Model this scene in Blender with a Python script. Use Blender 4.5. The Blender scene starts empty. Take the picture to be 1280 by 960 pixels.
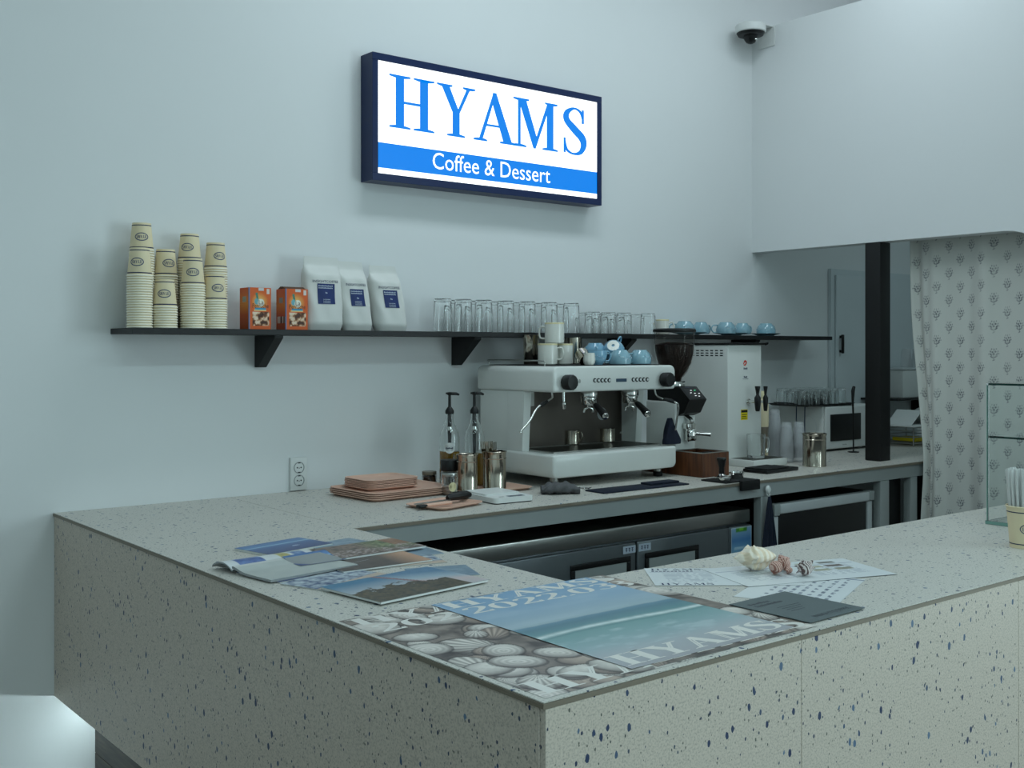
import bpy, bmesh, math, random
import numpy as np
from mathutils import Vector, Matrix
random.seed(7); np.random.seed(7)
C = bpy.context.scene.collection
SC = bpy.context.scene
PI = math.pi

# ---------------------------------------------------------------- camera
YAW = math.radians(38.83); FPX = 1368.0; HZ = 437.0; CZ = 1.5
cam = bpy.data.cameras.new('camera'); co = bpy.data.objects.new('camera', cam); C.objects.link(co)
co.location = (0, 0, CZ); co.rotation_euler = (PI/2, 0, -YAW)
cam.sensor_width = 36; cam.lens = 36*FPX/1280; cam.shift_y = -(480-HZ)/1280; cam.clip_start = .02
SC.camera = co
# ---------------------------------------------------------------- world, lights, exposure
w = bpy.data.worlds.new('world'); SC.world = w; w.use_nodes = True
w.node_tree.nodes['Background'].inputs[0].default_value = (.62, .80, .86, 1)
w.node_tree.nodes['Background'].inputs[1].default_value = .0
def area(x, y, z, sx, sy, power, col=(.725, .945, 1.0), rot=(0, 0, 0)):
    l = bpy.data.lights.new('ceiling_or_fill_light', 'AREA'); l.shape = 'RECTANGLE'; l.size = sx; l.size_y = sy
    l.energy = power; l.color = col
    o = bpy.data.objects.new('ceiling_or_fill_light', l); C.objects.link(o); o.location = (x, y, z); o.rotation_euler = rot
    return o
WARM = (.84, 1.0, 1.07)
for x, y, p in ((-1.6, 2.7, 5.5), (2.6, 2.7, 14.5), (4.1, 2.7, 9)): area(x, y, 3.86, 1.2, .35, p, WARM)
for x, y, p in ((-1.6, -.8, 19), (.6, -.8, 24), (2.6, -.8, 15)): area(x, y, 3.86, 1.2, .35, p, (.68, 1.0, 1.04))
area(4.75, -1.5, 1.6, 2.0, 3.0, 96, (.76, 1.0, 1.06), (0, PI/2, 0))     # added fill light out of view, brightens the counter front
area(5.6, 2.4, 3.86, 1.3, .35, 5, WARM)  # fill light added to brighten the wall above the partition
area(5.9, 2.2, 3.05, .5, .5, 6, (.72, 1.0, 1.05))  # weak fill light added inside the staff nook
SC.view_settings.view_transform = 'Standard'; SC.view_settings.look = 'None'
SC.view_settings.exposure = 0.0; SC.view_settings.gamma = 1.0
SC.view_settings.use_curve_mapping = False

# ---------------------------------------------------------------- helpers
def S(r, g, b):
    f = lambda v: (v/255/12.92) if v <= 10.3 else ((v/255+.055)/1.055)**2.4
    return (f(r), f(g), f(b))
SN, CN = math.sin(YAW), math.cos(YAW)
def ray(px, py):
    u = (px-640)/FPX; return (SN+u*CN, CN-u*SN, (HZ-py)/FPX)
def onZ(px, py, z=.95):
    r = ray(px, py); t = (z-CZ)/r[2]; return (r[0]*t, r[1]*t)
def onY(px, py, Y):
    r = ray(px, py); t = Y/r[1]; return (r[0]*t, CZ+r[2]*t)

def mat(name, col, rough=.5, metal=0, trans=0, emit=None, es=0, ior=1.45, noise=0, nscale=40, bump=0, coat=0, alpha=1):
    m = bpy.data.materials.new(name); m.use_nodes = True
    nt = m.node_tree; b = nt.nodes['Principled BSDF']
    b.inputs['Base Color'].default_value = (*col, 1); b.inputs['Roughness'].default_value = rough
    b.inputs['Metallic'].default_value = metal; b.inputs['Transmission Weight'].default_value = trans
    b.inputs['IOR'].default_value = ior; b.inputs['Coat Weight'].default_value = coat
    if emit: b.inputs['Emission Color'].default_value = (*emit, 1); b.inputs['Emission Strength'].default_value = es
    if alpha < 1: b.inputs['Alpha'].default_value = alpha
    if noise or bump:
        tc = nt.nodes.new('ShaderNodeTexCoord'); n = nt.nodes.new('ShaderNodeTexNoise')
        n.inputs['Scale'].default_value = nscale; n.inputs['Detail'].default_value = 4
        nt.links.new(tc.outputs['Object'], n.inputs['Vector'])
        if noise:
            mx = nt.nodes.new('ShaderNodeMix'); mx.data_type = 'RGBA'
            mx.inputs[6].default_value = (*[c*(1-noise) for c in col], 1); mx.inputs[7].default_value = (*[min(1, c*(1+noise)) for c in col], 1)
            nt.links.new(n.outputs['Fac'], mx.inputs[0]); nt.links.new(mx.outputs[2], b.inputs['Base Color'])
        if bump:
            bp = nt.nodes.new('ShaderNodeBump'); bp.inputs['Strength'].default_value = bump; bp.inputs['Distance'].default_value = .002
            nt.links.new(n.outputs['Fac'], bp.inputs['Height']); nt.links.new(bp.outputs[0], b.inputs['Normal'])
    return m

def attr_mat(name, rough=.5, spec=.5, bump=0):
    m = bpy.data.materials.new(name); m.use_nodes = True; nt = m.node_tree; b = nt.nodes['Principled BSDF']
    a = nt.nodes.new('ShaderNodeAttribute'); a.attribute_name = 'Col'
    nt.links.new(a.outputs['Color'], b.inputs['Base Color']); b.inputs['Roughness'].default_value = rough
    b.inputs['Specular IOR Level'].default_value = spec
    return m

def terrazzo(name, base, streak):
    """pale stone with elongated blue chips; streak = scaling per axis of the chips' space"""
    m = bpy.data.materials.new(name); m.use_nodes = True; nt = m.node_tree; N = nt.nodes; L = nt.links
    b = N['Principled BSDF']; b.inputs['Roughness'].default_value = .42
    tc = N.new('ShaderNodeTexCoord')
    def chips(scale, lo, hi, rmin, off):
        mp = N.new('ShaderNodeMapping'); mp.inputs['Scale'].default_value = streak; mp.inputs['Location'].default_value = (off, off*.7, off*.3)
        mp.inputs['Rotation'].default_value = (.06, .10, .05)
        L.new(tc.outputs['Object'], mp.inputs['Vector'])
        nz = N.new('ShaderNodeTexNoise'); nz.inputs['Scale'].default_value = scale*2.2; nz.inputs['Detail'].default_value = 1
        L.new(mp.outputs[0], nz.inputs['Vector'])
        ad = N.new('ShaderNodeVectorMath'); ad.operation = 'MULTIPLY_ADD'
        L.new(nz.outputs['Color'], ad.inputs[0]); ad.inputs[1].default_value = (.22/scale,)*3; L.new(mp.outputs[0], ad.inputs[2])
        v = N.new('ShaderNodeTexVoronoi'); v.inputs['Scale'].default_value = scale; L.new(ad.outputs[0], v.inputs['Vector'])
        v.inputs['Randomness'].default_value = 1
        sp = N.new('ShaderNodeSeparateColor'); L.new(v.outputs['Color'], sp.inputs[0])
        # radius of the chip: zero for most cells
        mr = N.new('ShaderNodeMapRange'); L.new(sp.outputs[0], mr.inputs[0])
        mr.inputs[1].default_value = rmin; mr.inputs[2].default_value = 1; mr.inputs[3].default_value = lo; mr.inputs[4].default_value = hi
        gt = N.new('ShaderNodeMath'); gt.operation = 'GREATER_THAN'; L.new(sp.outputs[0], gt.inputs[0]); gt.inputs[1].default_value = rmin
        lt = N.new('ShaderNodeMath'); lt.operation = 'LESS_THAN'; L.new(v.outputs['Distance'], lt.inputs[0]); L.new(mr.outputs[0], lt.inputs[1])
        mu = N.new('ShaderNodeMath'); mu.operation = 'MULTIPLY'; L.new(gt.outputs[0], mu.inputs[0]); L.new(lt.outputs[0], mu.inputs[1])
        return mu.outputs[0], sp.outputs[1]
    fine = N.new('ShaderNodeTexNoise'); fine.inputs['Scale'].default_value = 260; fine.inputs['Detail'].default_value = 2
    L.new(tc.outputs['Object'], fine.inputs['Vector'])
    cr = N.new('ShaderNodeValToRGB'); L.new(fine.outputs['Fac'], cr.inputs[0])
    cr.color_ramp.elements[0].position = .32; cr.color_ramp.elements[0].color = (*[c*.72 for c in base], 1)
    cr.color_ramp.elements[1].position = .5; cr.color_ramp.elements[1].color = (*base, 1)
    e = cr.color_ramp.elements.new(.72); e.color = (*[min(1, c*1.1) for c in base], 1)
    col = cr.outputs[0]
    for (sc, lo, hi, rm, off, c1, c2) in ((130, .10, .36, .86, 3.1, S(90, 92, 84), S(60, 66, 66)),
                                          (46, .16, .36, .845, 0, S(22, 44, 84), S(96, 122, 150)),
                                          (95, .16, .38, .90, 7.3, S(30, 46, 78), S(70, 84, 100))):
        f, rnd = chips(sc, lo, hi, rm, off)
        cm = N.new('ShaderNodeMix'); cm.data_type = 'RGBA'; cm.inputs[6].default_value = (*c1, 1); cm.inputs[7].default_value = (*c2, 1)
        pw = N.new('ShaderNodeMath'); pw.operation = 'POWER'; L.new(rnd, pw.inputs[0]); pw.inputs[1].default_value = 2.5
        L.new(pw.outputs[0], cm.inputs[0])
        mx = N.new('ShaderNodeMix'); mx.data_type = 'RGBA'; L.new(f, mx.inputs[0]); L.new(col, mx.inputs[6]); L.new(cm.outputs[2], mx.inputs[7])
        col = mx.outputs[2]
    L.new(col, b.inputs['Base Color'])
    return m

def wood(name, c1, c2, scale=(1, 12, 12), rough=.45):
    m = bpy.data.materials.new(name); m.use_nodes = True; nt = m.node_tree; N = nt.nodes; L = nt.links
    b = N['Principled BSDF']; b.inputs['Roughness'].default_value = rough
    tc = N.new('ShaderNodeTexCoord'); mp = N.new('ShaderNodeMapping'); mp.inputs['Scale'].default_value = scale
    n = N.new('ShaderNodeTexNoise'); n.inputs['Scale'].default_value = 6; n.inputs['Detail'].default_value = 6; n.inputs['Distortion'].default_value = .6
    cr = N.new('ShaderNodeValToRGB'); cr.color_ramp.elements[0].position = .35; cr.color_ramp.elements[1].position = .68
    cr.color_ramp.elements[0].color = (*c1, 1); cr.color_ramp.elements[1].color = (*c2, 1)
    L.new(tc.outputs['Object'], mp.inputs[0]); L.new(mp.outputs[0], n.inputs['Vector']); L.new(n.outputs['Fac'], cr.inputs[0]); L.new(cr.outputs[0], b.inputs['Base Color'])
    return m

M = dict(
    wall=mat('wall_paint', (.80, .815, .82), .75, noise=.012, nscale=3),
    ceil=mat('ceiling_paint', (.82, .83, .83), .8, noise=.01, nscale=2),
    floor=mat('floor_vinyl', S(120, 116, 108), .5, noise=.08, nscale=6),
    terra=terrazzo('terrazzo_side', S(202, 190, 177), (1.35, 1.35, .85)),
    terratop=terrazzo('terrazzo_top', S(202, 198, 190), (1.35, 1.35, 1.35)),
    trim=mat('brown_edge_trim', S(128, 118, 104), .4, metal=.25, noise=.05),
    plinth=wood('dark_plank', S(38, 36, 34), S(86, 76, 66), (12, 1, 12)),
    led=mat('led_strip', (1, 1, 1), .5, emit=(.75, .96, 1.0), es=50),
    shelf=mat('black_shelf_laminate', S(16, 17, 19), .5, noise=.1, nscale=12),
    black=mat('black_plastic', S(9, 9, 10), .42, noise=.06),
    blackm=mat('matt_black_paint', S(8, 8, 9), .6, noise=.06),
    rubber=mat('black_rubber', S(10, 10, 11), .8, noise=.05),
    grey=mat('grey_painted_steel', S(158, 163, 162), .5, noise=.02, nscale=8),
    steel=mat('brushed_steel', S(170, 170, 166), .28, metal=1, noise=.04, nscale=30),
    fridge=mat('fridge_steel', S(118, 124, 128), .38, metal=.85, noise=.04, nscale=12),
    chrome=mat('chrome', S(220, 220, 216), .09, metal=1, noise=.02),
    can=mat('polished_steel', S(188, 180, 166), .14, metal=1, noise=.05, nscale=9),
    whitem=mat('white_enamel', S(224, 226, 222), .3, noise=.01, coat=.3),
    whitep=mat('white_plastic', S(222, 224, 222), .4, noise=.01),
    silver=mat('silver_aluminium', S(206, 210, 212), .4, metal=.25, noise=.02),
    navy=mat('navy_box_paint', S(4, 32, 80), .35, noise=.04),
    signw=mat('sign_white_face', (1, 1, 1), .4, emit=(.96, 1.0, .985), es=1.25),
    signb=mat('sign_blue_film', (0, .01, .03), .4, emit=S(2, 130, 236), es=1.0),
    signt=mat('sign_white_lettering', (1, 1, 1), .4, emit=(.95, .98, .98), es=.92),
    glass=mat('clear_glass', (.98, .995, .992), .02, trans=1, ior=1.45),
    sheet=mat('green_edged_sheet_glass', (.955, .985, .978), .01, trans=1, ior=1.15),
    edge=mat('dark_green_glass_edge', S(14, 52, 46), .15, noise=.05),
    pedge=mat('pale_green_glass_edge', S(120, 160, 150), .25, noise=.04),
    pet=mat('clear_plastic', (.86, .88, .90), .12, alpha=.16),
    cream=mat('cream_cup_paper', S(238, 222, 186), .62, noise=.015),
    rimp=mat('cup_rim_paper', S(250, 244, 226), .6, noise=.01),
    ink=mat('navy_ink', S(34, 44, 86), .5, noise=.02),
    inkg=mat('grey_blue_ink', S(86, 92, 116), .55, noise=.02),
    paper=mat('white_paper', S(226, 228, 226), .6, noise=.01),
    bag=mat('white_foil_bag', S(222, 222, 218), .42, noise=.02, nscale=10, bump=.25),
    baglab=mat('navy_bag_label', S(20, 44, 104), .45, noise=.03),
    light=mat('pale_print', S(190, 200, 214), .5, noise=.02),
    aqua=mat('pale_blue_glaze', S(138, 176, 190), .12, noise=.05, nscale=60, coat=.5),
    aqua2=mat('blue_glaze', S(124, 170, 196), .12, noise=.05, nscale=60, coat=.5),
    porc=mat('white_porcelain', S(226, 226, 218), .15, noise=.01, coat=.4),
    creamp=mat('cream_glaze_rim', S(232, 220, 176), .25, noise=.02),
    pink=mat('dusty_pink_melamine', S(220, 178, 158), .42, noise=.01),
    towel=mat('grey_towelling', S(92, 92, 94), .95, noise=.25, nscale=180, bump=1),
    navyc=mat('navy_cloth', S(18, 26, 44), .9, noise=.2, nscale=120, bump=.6),
    walnut=wood('red_brown_wood', S(70, 36, 16), S(104, 58, 28), (12, 12, 1)),
    beans=mat('coffee_beans', S(38, 20, 14), .45, noise=.5, nscale=160, bump=1),
    hopper=mat('smoky_hopper', (.86, .84, .82), .02, trans=1, ior=1.15),
    syrup=mat('amber_syrup', (.52, .28, .05), .05, trans=.55, ior=1.35),
    brownj=mat('brown_powder', S(92, 62, 44), .8, noise=.2, nscale=90),
    curtain=attr_mat('printed_cotton', .85, .1),
    print=attr_mat('printed_paper', .32, .5),
    matte=attr_mat('printed_carton', .5, .4),
    letter=mat('white_print', S(230, 226, 220), .35, noise=.01),
    slate=mat('slate_card', S(84, 96, 98), .55, noise=.05, nscale=20),
    slateink=mat('dark_print_on_card', S(30, 38, 50), .5, noise=.02),
    yellow=mat('yellow_sticker', S(226, 204, 20), .45, noise=.02),
    red=mat('red_print', S(220, 64, 50), .45, noise=.02),
    dark=mat('oven_glass', S(5, 5, 6), .35, noise=.05),
    splash=mat('dark_backsplash_steel', S(96, 90, 84), .3, metal=.9, noise=.05, nscale=20),
    display=mat('display_glass', S(56, 76, 96), .2, noise=.03),
    green=mat('green_led', (0, .5, .2), .5, emit=(.1, .9, .4), es=1.0),
    wled=mat('white_led', (.8, .8, .8), .5, emit=(.9, .95, 1), es=1.0),
    dustblue=mat('door_paint', (.66, .71, .73), .55, noise=.015, nscale=5),
)

def tag(o, label=None, cat=None, group=None, kind=None):
    if label: o['label'] = label
    if cat: o['category'] = cat
    if group: o['group'] = group
    if kind: o['kind'] = kind
    return o
def thing(name, label, cat, loc=(0, 0, 0), rz=0, group=None):
    o = bpy.data.objects.new(name, None); C.objects.link(o); o.empty_display_size = .05
    o.location = loc; o.rotation_euler = (0, 0, rz)
    return tag(o, label, cat, group)
def dup(root, loc=None, rz=None, label=None, group=None):
    r = root.copy(); C.objects.link(r)
    if loc is not None: r.location = loc
    if rz is not None: r.rotation_euler = rz if hasattr(rz, '__len__') else (0, 0, rz)
    if label: r['label'] = label
    if group: r['group'] = group
    for ch in list(root.children):
        c = ch.copy(); C.objects.link(c); c.parent = r
        for g in ch.children:
            d = g.copy(); C.objects.link(d); d.parent = c
    return r

class MB:
    def __init__(s): s.v = []; s.f = []
    def add(s, vs, fs, T=None):
        o = len(s.v)
        s.v += [tuple(T @ Vector(p)) if T else tuple(p) for p in vs]
        s.f += [tuple(i+o for i in f) for f in fs]; return s
    def box(s, x0, x1, y0, y1, z0, z1, r=0, seg=3, T=None):
        bm = bmesh.new(); bmesh.ops.create_cube(bm, size=1)
        for v in bm.verts: v.co = Vector(((x0+x1)/2+v.co.x*(x1-x0), (y0+y1)/2+v.co.y*(y1-y0), (z0+z1)/2+v.co.z*(z1-z0)))
        if r: bmesh.ops.bevel(bm, geom=bm.edges[:]+bm.verts[:], offset=r, segments=seg, affect='EDGES', profile=.5)
        s.bm(bm, T); return s
    def bm(s, bm, T=None):
        bm.verts.index_update(); s.add([v.co.copy() for v in bm.verts], [[v.index for v in f.verts] for f in bm.faces], T); bm.free()
    def lathe(s, prof, n=24, T=None, cap=True, sx=1, sy=1, mod=None):
        vs = []; fs = []; m = len(prof)
        for r, z in prof:
            for k in range(n):
                a = 2*PI*k/n; q = r*(mod(a, z) if mod else 1); vs.append((q*math.cos(a)*sx, q*math.sin(a)*sy, z))
        for i in range(m-1):
            for k in range(n):
                k2 = (k+1) % n; fs.append((i*n+k, i*n+k2, (i+1)*n+k2, (i+1)*n+k))
        if cap:
            if prof[0][0] > 1e-5: fs.append(tuple(range(n))[::-1])
            if prof[-1][0] > 1e-5: fs.append(tuple((m-1)*n+k for k in range(n)))
        return s.add(vs, fs, T)
    def cyl(s, r, z0, z1, x=0, y=0, n=24, r2=None, T=None):
        X = Matrix.Translation((x, y, 0))
        return s.lathe([(r, z0), (r if r2 is None else r2, z1)], n, (T @ X) if T else X)
    def tube(s, pts, r, n=8, T=None):
        pts = [Vector(p) for p in pts]; vs = []; fs = []; up = None
        rs = r if hasattr(r, '__len__') else [r]*len(pts)
        for i, p in enumerate(pts):
            d = (pts[min(i+1, len(pts)-1)]-pts[max(i-1, 0)]).normalized()
            if up is None: up = d.orthogonal().normalized()
            up = (up-d*up.dot(d)).normalized(); e = d.cross(up)
            for k in range(n):
                a = 2*PI*k/n; vs.append(p+(up*math.cos(a)+e*math.sin(a))*rs[i])
        for i in range(len(pts)-1):
            for k in range(n):
                k2 = (k+1) % n; fs.append((i*n+k, i*n+k2, (i+1)*n+k2, (i+1)*n+k))
        fs.append(tuple(range(n))[::-1]); fs.append(tuple((len(pts)-1)*n+k for k in range(n)))
        return s.add(vs, fs, T)
    def prism(s, poly, h0, h1, axis='z', T=None):
        f = {'z': lambda a, b, h: (a, b, h), 'x': lambda a, b, h: (h, a, b), 'y': lambda a, b, h: (a, h, b)}[axis]
        n = len(poly); vs = [f(a, b, h0) for a, b in poly]+[f(a, b, h1) for a, b in poly]
        fs = [tuple(range(n))[::-1], tuple(range(n, 2*n))]+[(i, (i+1) % n, n+(i+1) % n, n+i) for i in range(n)]
        return s.add(vs, fs, T)
    def build(s, name, m, parent=None, loc=None, rz=0, ang=38):
        me = bpy.data.meshes.new(name); me.from_pydata(s.v, [], s.f); me.validate()
        bm = bmesh.new(); bm.from_mesh(me); bmesh.ops.recalc_face_normals(bm, faces=bm.faces); bm.to_mesh(me); bm.free()
        me.polygons.foreach_set('use_smooth', [True]*len(me.polygons)); me.set_sharp_from_angle(angle=math.radians(ang))
        me.materials.append(M[m] if isinstance(m, str) else m)
        o = bpy.data.objects.new(name, me); C.objects.link(o)
        if parent: o.parent = parent
        if loc: o.location = loc
        if rz: o.rotation_euler = (0, 0, rz)
        return o
def bx(*a, **k): return MB().box(*a, **k)
def rrect(w, h, r, n=5, cx=0, cy=0):
    out = []
    for qx, qy, a0 in ((1, 1, 0), (-1, 1, 90), (-1, -1, 180), (1, -1, 270)):
        for k in range(n+1):
            a = math.radians(a0+90*k/n); out.append((cx+qx*(w/2-r)+r*math.cos(a), cy+qy*(h/2-r)+r*math.sin(a)))
    return out
def struct(o, label=None): return tag(o, label, None, None, 'structure')
def R(ax, deg): return Matrix.Rotation(math.radians(deg), 4, ax)
def TR(x, y, z): return Matrix.Translation((x, y, z))

# ---- serif glyphs, each a list of polygons in a box of height 1
def catmull(P, n=10):
    P = [P[0]]+P+[P[-1]]; out = []
    for i in range(1, len(P)-2):
        for k in range(n):
            t = k/n; q = []
            for d in range(len(P[0])):
                a, b, c, e = P[i-1][d], P[i][d], P[i+1][d], P[i+2][d]
                q.append(.5*((2*b)+(-a+c)*t+(2*a-5*b+4*c-e)*t*t+(-a+3*b-3*c+e)*t**3))
            out.append(tuple(q))
    out.append(tuple(P[-2])); return out
def ribbon(P, n=10):
    c = catmull(P, n); L = []; Rr = []
    for i, (x, y, wd) in enumerate(c):
        a = c[max(i-1, 0)]; b = c[min(i+1, len(c)-1)]; dx, dy = b[0]-a[0], b[1]-a[1]; l = math.hypot(dx, dy) or 1
        nx, ny = -dy/l, dx/l; L.append((x+nx*wd/2, y+ny*wd/2)); Rr.append((x-nx*wd/2, y-ny*wd/2))
    return [[L[i], L[i+1], Rr[i+1], Rr[i]] for i in range(len(L)-1)]
def rc(x0, x1, y0, y1): return [(x0, y0), (x1, y0), (x1, y1), (x0, y1)]
def ser(xc, hw, y, up):   # bracketed serif; up=1 at the foot, -1 at the top
    t = .035*up; return [[(xc-hw, y), (xc+hw, y), (xc+hw, y+t), (xc+hw*.45, y+t*1.6), (xc-hw*.45, y+t*1.6), (xc-hw, y+t)]]
def glyph(ch):
    if ch == 'H': return .86, [rc(.13, .27, 0, 1), rc(.59, .73, 0, 1), rc(.27, .59, .47, .52)]+ser(.2, .19, 0, 1)+ser(.2, .19, 1, -1)+ser(.66, .19, 0, 1)+ser(.66, .19, 1, -1)
    if ch == 'Y': return .80, [[(.07, 1), (.23, 1), (.47, .47), (.33, .47)], [(.66, 1), (.72, 1), (.47, .47), (.42, .47)], rc(.33, .47, 0, .48)]+ser(.40, .19, 0, 1)+ser(.15, .16, 1, -1)+ser(.69, .13, 1, -1)
    if ch == 'A': return .84, [[(.10, 0), (.155, 0), (.42, .94), (.40, 1)], [(.39, 1), (.44, 1), (.77, 0), (.61, 0), (.36, .84)], rc(.22, .6, .31, .355)]+ser(.13, .125, 0, 1)+ser(.69, .16, 0, 1)
    if ch == 'M': return 1.0, [rc(.13, .17, 0, 1), rc(.75, .88, 0, 1), [(.13, 1), (.28, 1), (.52, .22), (.46, 0)], [(.46, 0), (.49, 0), (.82, 1), (.77, 1), (.50, .17)]]+ser(.15, .14, 0, 1)+ser(.815, .16, 0, 1)+ser(.19, .16, 1, -1)+ser(.84, .13, 1, -1)
    if ch == 'S': return .60, ribbon([(.50, .78, .03), (.44, .93, .05), (.29, .985, .045), (.13, .88, .10), (.12, .72, .13), (.30, .54, .16), (.48, .38, .16), (.52, .22, .12), (.44, .06, .08), (.27, .015, .045), (.12, .09, .05), (.07, .28, .03)], 6)+[rc(.485, .52, .68, .98), rc(.055, .085, .02, .34)]
    if ch == '2': return .62, ribbon([(.09, .74, .10), (.14, .90, .08), (.30, .965, .05), (.47, .86, .11), (.49, .68, .13), (.34, .40, .09), (.10, .09, .05)], 6)+[rc(.06, .54, 0, .11), rc(.51, .55, 0, .22)]
    if ch == '0': return .66, ribbon([(.32, .975, .045), (.15, .84, .10), (.10, .5, .13), (.15, .16, .10), (.32, .025, .045), (.49, .16, .10), (.54, .5, .13), (.49, .84, .10), (.32, .975, .045)], 6)
    if ch == '3': return .60, ribbon([(.09, .80, .07), (.17, .94, .06), (.32, .96, .06), (.45, .84, .11), (.44, .66, .11), (.24, .53, .04)], 6)+ribbon([(.24, .53, .04), (.42, .46, .10), (.50, .27, .13), (.42, .07, .09), (.22, .02, .05), (.07, .14, .08)], 6)
    if ch == '.': return .22, [[(.05+.06+.06*math.cos(a*PI/4), .06+.06*math.sin(a*PI/4)) for a in range(8)]]
    return .3, []
_gk = [0]
def glyph_mesh(mb, polys, fx, bold=0):
    """strokes overlap, so each lies a hair above the one before it (printing ink thickness)"""
    o = Vector(fx(0, 0)); nrm = (Vector(fx(.05, 0))-o).cross(Vector(fx(0, .05))-o).normalized()
    for b_, dx in enumerate((0, bold) if bold else (0,)):
        for k, p in enumerate(polys):
            d = nrm*(1.2e-5*(k % 5)+(7e-5 if b_ else 0))
            mb.add([Vector(fx(q[0]+dx, q[1]))+d for q in p], [tuple(range(len(p)))])
def serif_line(mb, text, width, height, fx, gap=.04, bold=0):
    gs = [glyph(c) for c in text]; tot = sum(g[0] for g in gs)+gap*(len(gs)-1); x = 0; k = width/tot
    for wd, ps in gs:
        glyph_mesh(mb, ps, lambda u, v, x=x: fx((x+u)*k, v*height), bold); x += wd+gap
_tc = {}
def sans(text, height):
    """flat lettering in the built-in font; returns verts (x,y), faces, width"""
    key = text
    if key not in _tc:
        cu = bpy.data.curves.new('t', 'FONT'); cu.body = text; cu.resolution_u = 3; o = bpy.data.objects.new('t', cu); C.objects.link(o)
        bpy.context.view_layer.update(); me = bpy.data.meshes.new_from_object(o.evaluated_get(bpy.context.evaluated_depsgraph_get()))
        vs = [(v.co.x, v.co.y) for v in me.vertices]; fs = [tuple(p.vertices) for p in me.polygons]
        bpy.data.objects.remove(o); bpy.data.meshes.remove(me); bpy.data.curves.remove(cu)
        x0 = min(v[0] for v in vs); x1 = max(v[0] for v in vs); _tc[key] = ([(a-x0, b) for a, b in vs], fs, x1-x0)
    vs, fs, wd = _tc[key]; k = height/.70
    return [(a*k, b*k) for a, b in vs], fs, wd*k
def sans_mesh(mb, text, height, fx, width=None):
    vs, fs, wd = sans(text, height); k = (width/wd) if width else 1
    mb.add([fx(a*k, b) for a, b in vs], fs)
def marks(mb, n, height, fx, width):
    """a line of print too small to read in the photograph: n short strokes"""
    for k in range(n):
        x0 = width*k/n; x1 = x0+width/n*.68; h = height*(1 if k % 3 == 0 else .72)
        mb.add([fx(x0, 0), fx(x1, 0), fx(x1, h), fx(x0, h)], [(0, 1, 2, 3)])

# ---- coloured grids: printed things
def colgrid(name, P, col, m, parent=None, extra=None, smooth=True):
    """P: (ny+1, nx+1, 3) points, col same shape of linear colours; extra = (verts, faces, colour)"""
    ny, nx = P.shape[0]-1, P.shape[1]-1
    vs = P.reshape(-1, 3); idx = np.arange((nx+1)*(ny+1)).reshape(ny+1, nx+1)
    q = np.stack([idx[:-1, :-1], idx[:-1, 1:], idx[1:, 1:], idx[1:, :-1]], -1).reshape(-1, 4)
    cols = col.reshape(-1, 3); V = vs.tolist(); Fc = q.tolist()
    if extra:
        ev, ef, ec = extra; o = len(V); V += [list(p) for p in ev]; Fc += [[i+o for i in f] for f in ef]
        cols = np.concatenate([cols, np.tile(np.array(ec), (len(ev), 1))])
    me = bpy.data.meshes.new(name); me.from_pydata(V, [], Fc)
    a = me.color_attributes.new('Col', 'FLOAT_COLOR', 'POINT')
    a.data.foreach_set('color', np.concatenate([cols, np.ones((len(cols), 1))], 1).astype(np.float32).ravel())
    me.polygons.foreach_set('use_smooth', [smooth]*len(me.polygons))
    if extra: me.set_sharp_from_angle(angle=math.radians(38))
    me.materials.append(M[m]); o = bpy.data.objects.new(name, me); C.objects.link(o)
    if parent: o.parent = parent
    return o
def quadpts(c, nx, ny, zf):
    u = np.linspace(0, 1, nx+1)[None, :]; v = np.linspace(0, 1, ny+1)[:, None]
    c = [np.array(p, float) for p in c]
    X = sum(wt*c[i][0] for i, wt in enumerate(((1-u)*(1-v), u*(1-v), u*v, (1-u)*v)))
    Y = sum(wt*c[i][1] for i, wt in enumerate(((1-u)*(1-v), u*(1-v), u*v, (1-u)*v)))
    U, V = np.broadcast_arrays(u, v)
    return np.stack([X, Y, zf(U, V)], -1), U, V
def rect(cx, cy, w, h, deg):
    a = math.radians(deg); ca, sa = math.cos(a), math.sin(a)
    return [(cx+x*ca-y*sa, cy+x*sa+y*ca) for x, y in ((-w/2, -h/2), (w/2, -h/2), (w/2, h/2), (-w/2, h/2))]
def sheet(name, corners, z, th, fn, nx, ny, parent=None, lift=None, edge=(.30, .32, .33), m='print'):
    """a printed sheet or magazine: its top is a coloured grid, its sides have thickness th"""
    lf = lift or (lambda u, v: 0*u)
    P, U, V = quadpts(corners, nx, ny, lambda u, v: z+th+lf(u, v))
    col = fn(U, V)
    ring = [P[0, i] for i in range(nx+1)]+[P[j, nx] for j in range(1, ny+1)]+[P[ny, i] for i in range(nx-1, -1, -1)]+[P[j, 0] for j in range(ny-1, 0, -1)]
    n = len(ring); ev = [tuple(p) for p in ring]+[(p[0], p[1], p[2]-th) for p in ring]
    ef = [(i, n+i, n+(i+1) % n, (i+1) % n) for i in range(n)]+[tuple(range(n, 2*n))[::-1]]
    return colgrid(name, P, col, m, parent, (ev, ef, edge))
def vnoise(U, V, sx, sy, seed=0, octv=3):
    out = 0*U; amp = 1; tot = 0; rs = np.random.RandomState(seed)
    for o in range(octv):
        g = rs.rand(int(sy)+3, int(sx)+3); x = np.clip(U, 0, 1)*sx; y = np.clip(V, 0, 1)*sy; xi = x.astype(int); yi = y.astype(int); fx = x-xi; fy = y-yi
        fx = fx*fx*(3-2*fx); fy = fy*fy*(3-2*fy)
        out = out+amp*(g[yi, xi]*(1-fx)*(1-fy)+g[yi, xi+1]*fx*(1-fy)+g[yi+1, xi]*(1-fx)*fy+g[yi+1, xi+1]*fx*fy)
        tot += amp; amp *= .5; sx *= 2; sy *= 2
    return out/tot
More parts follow.
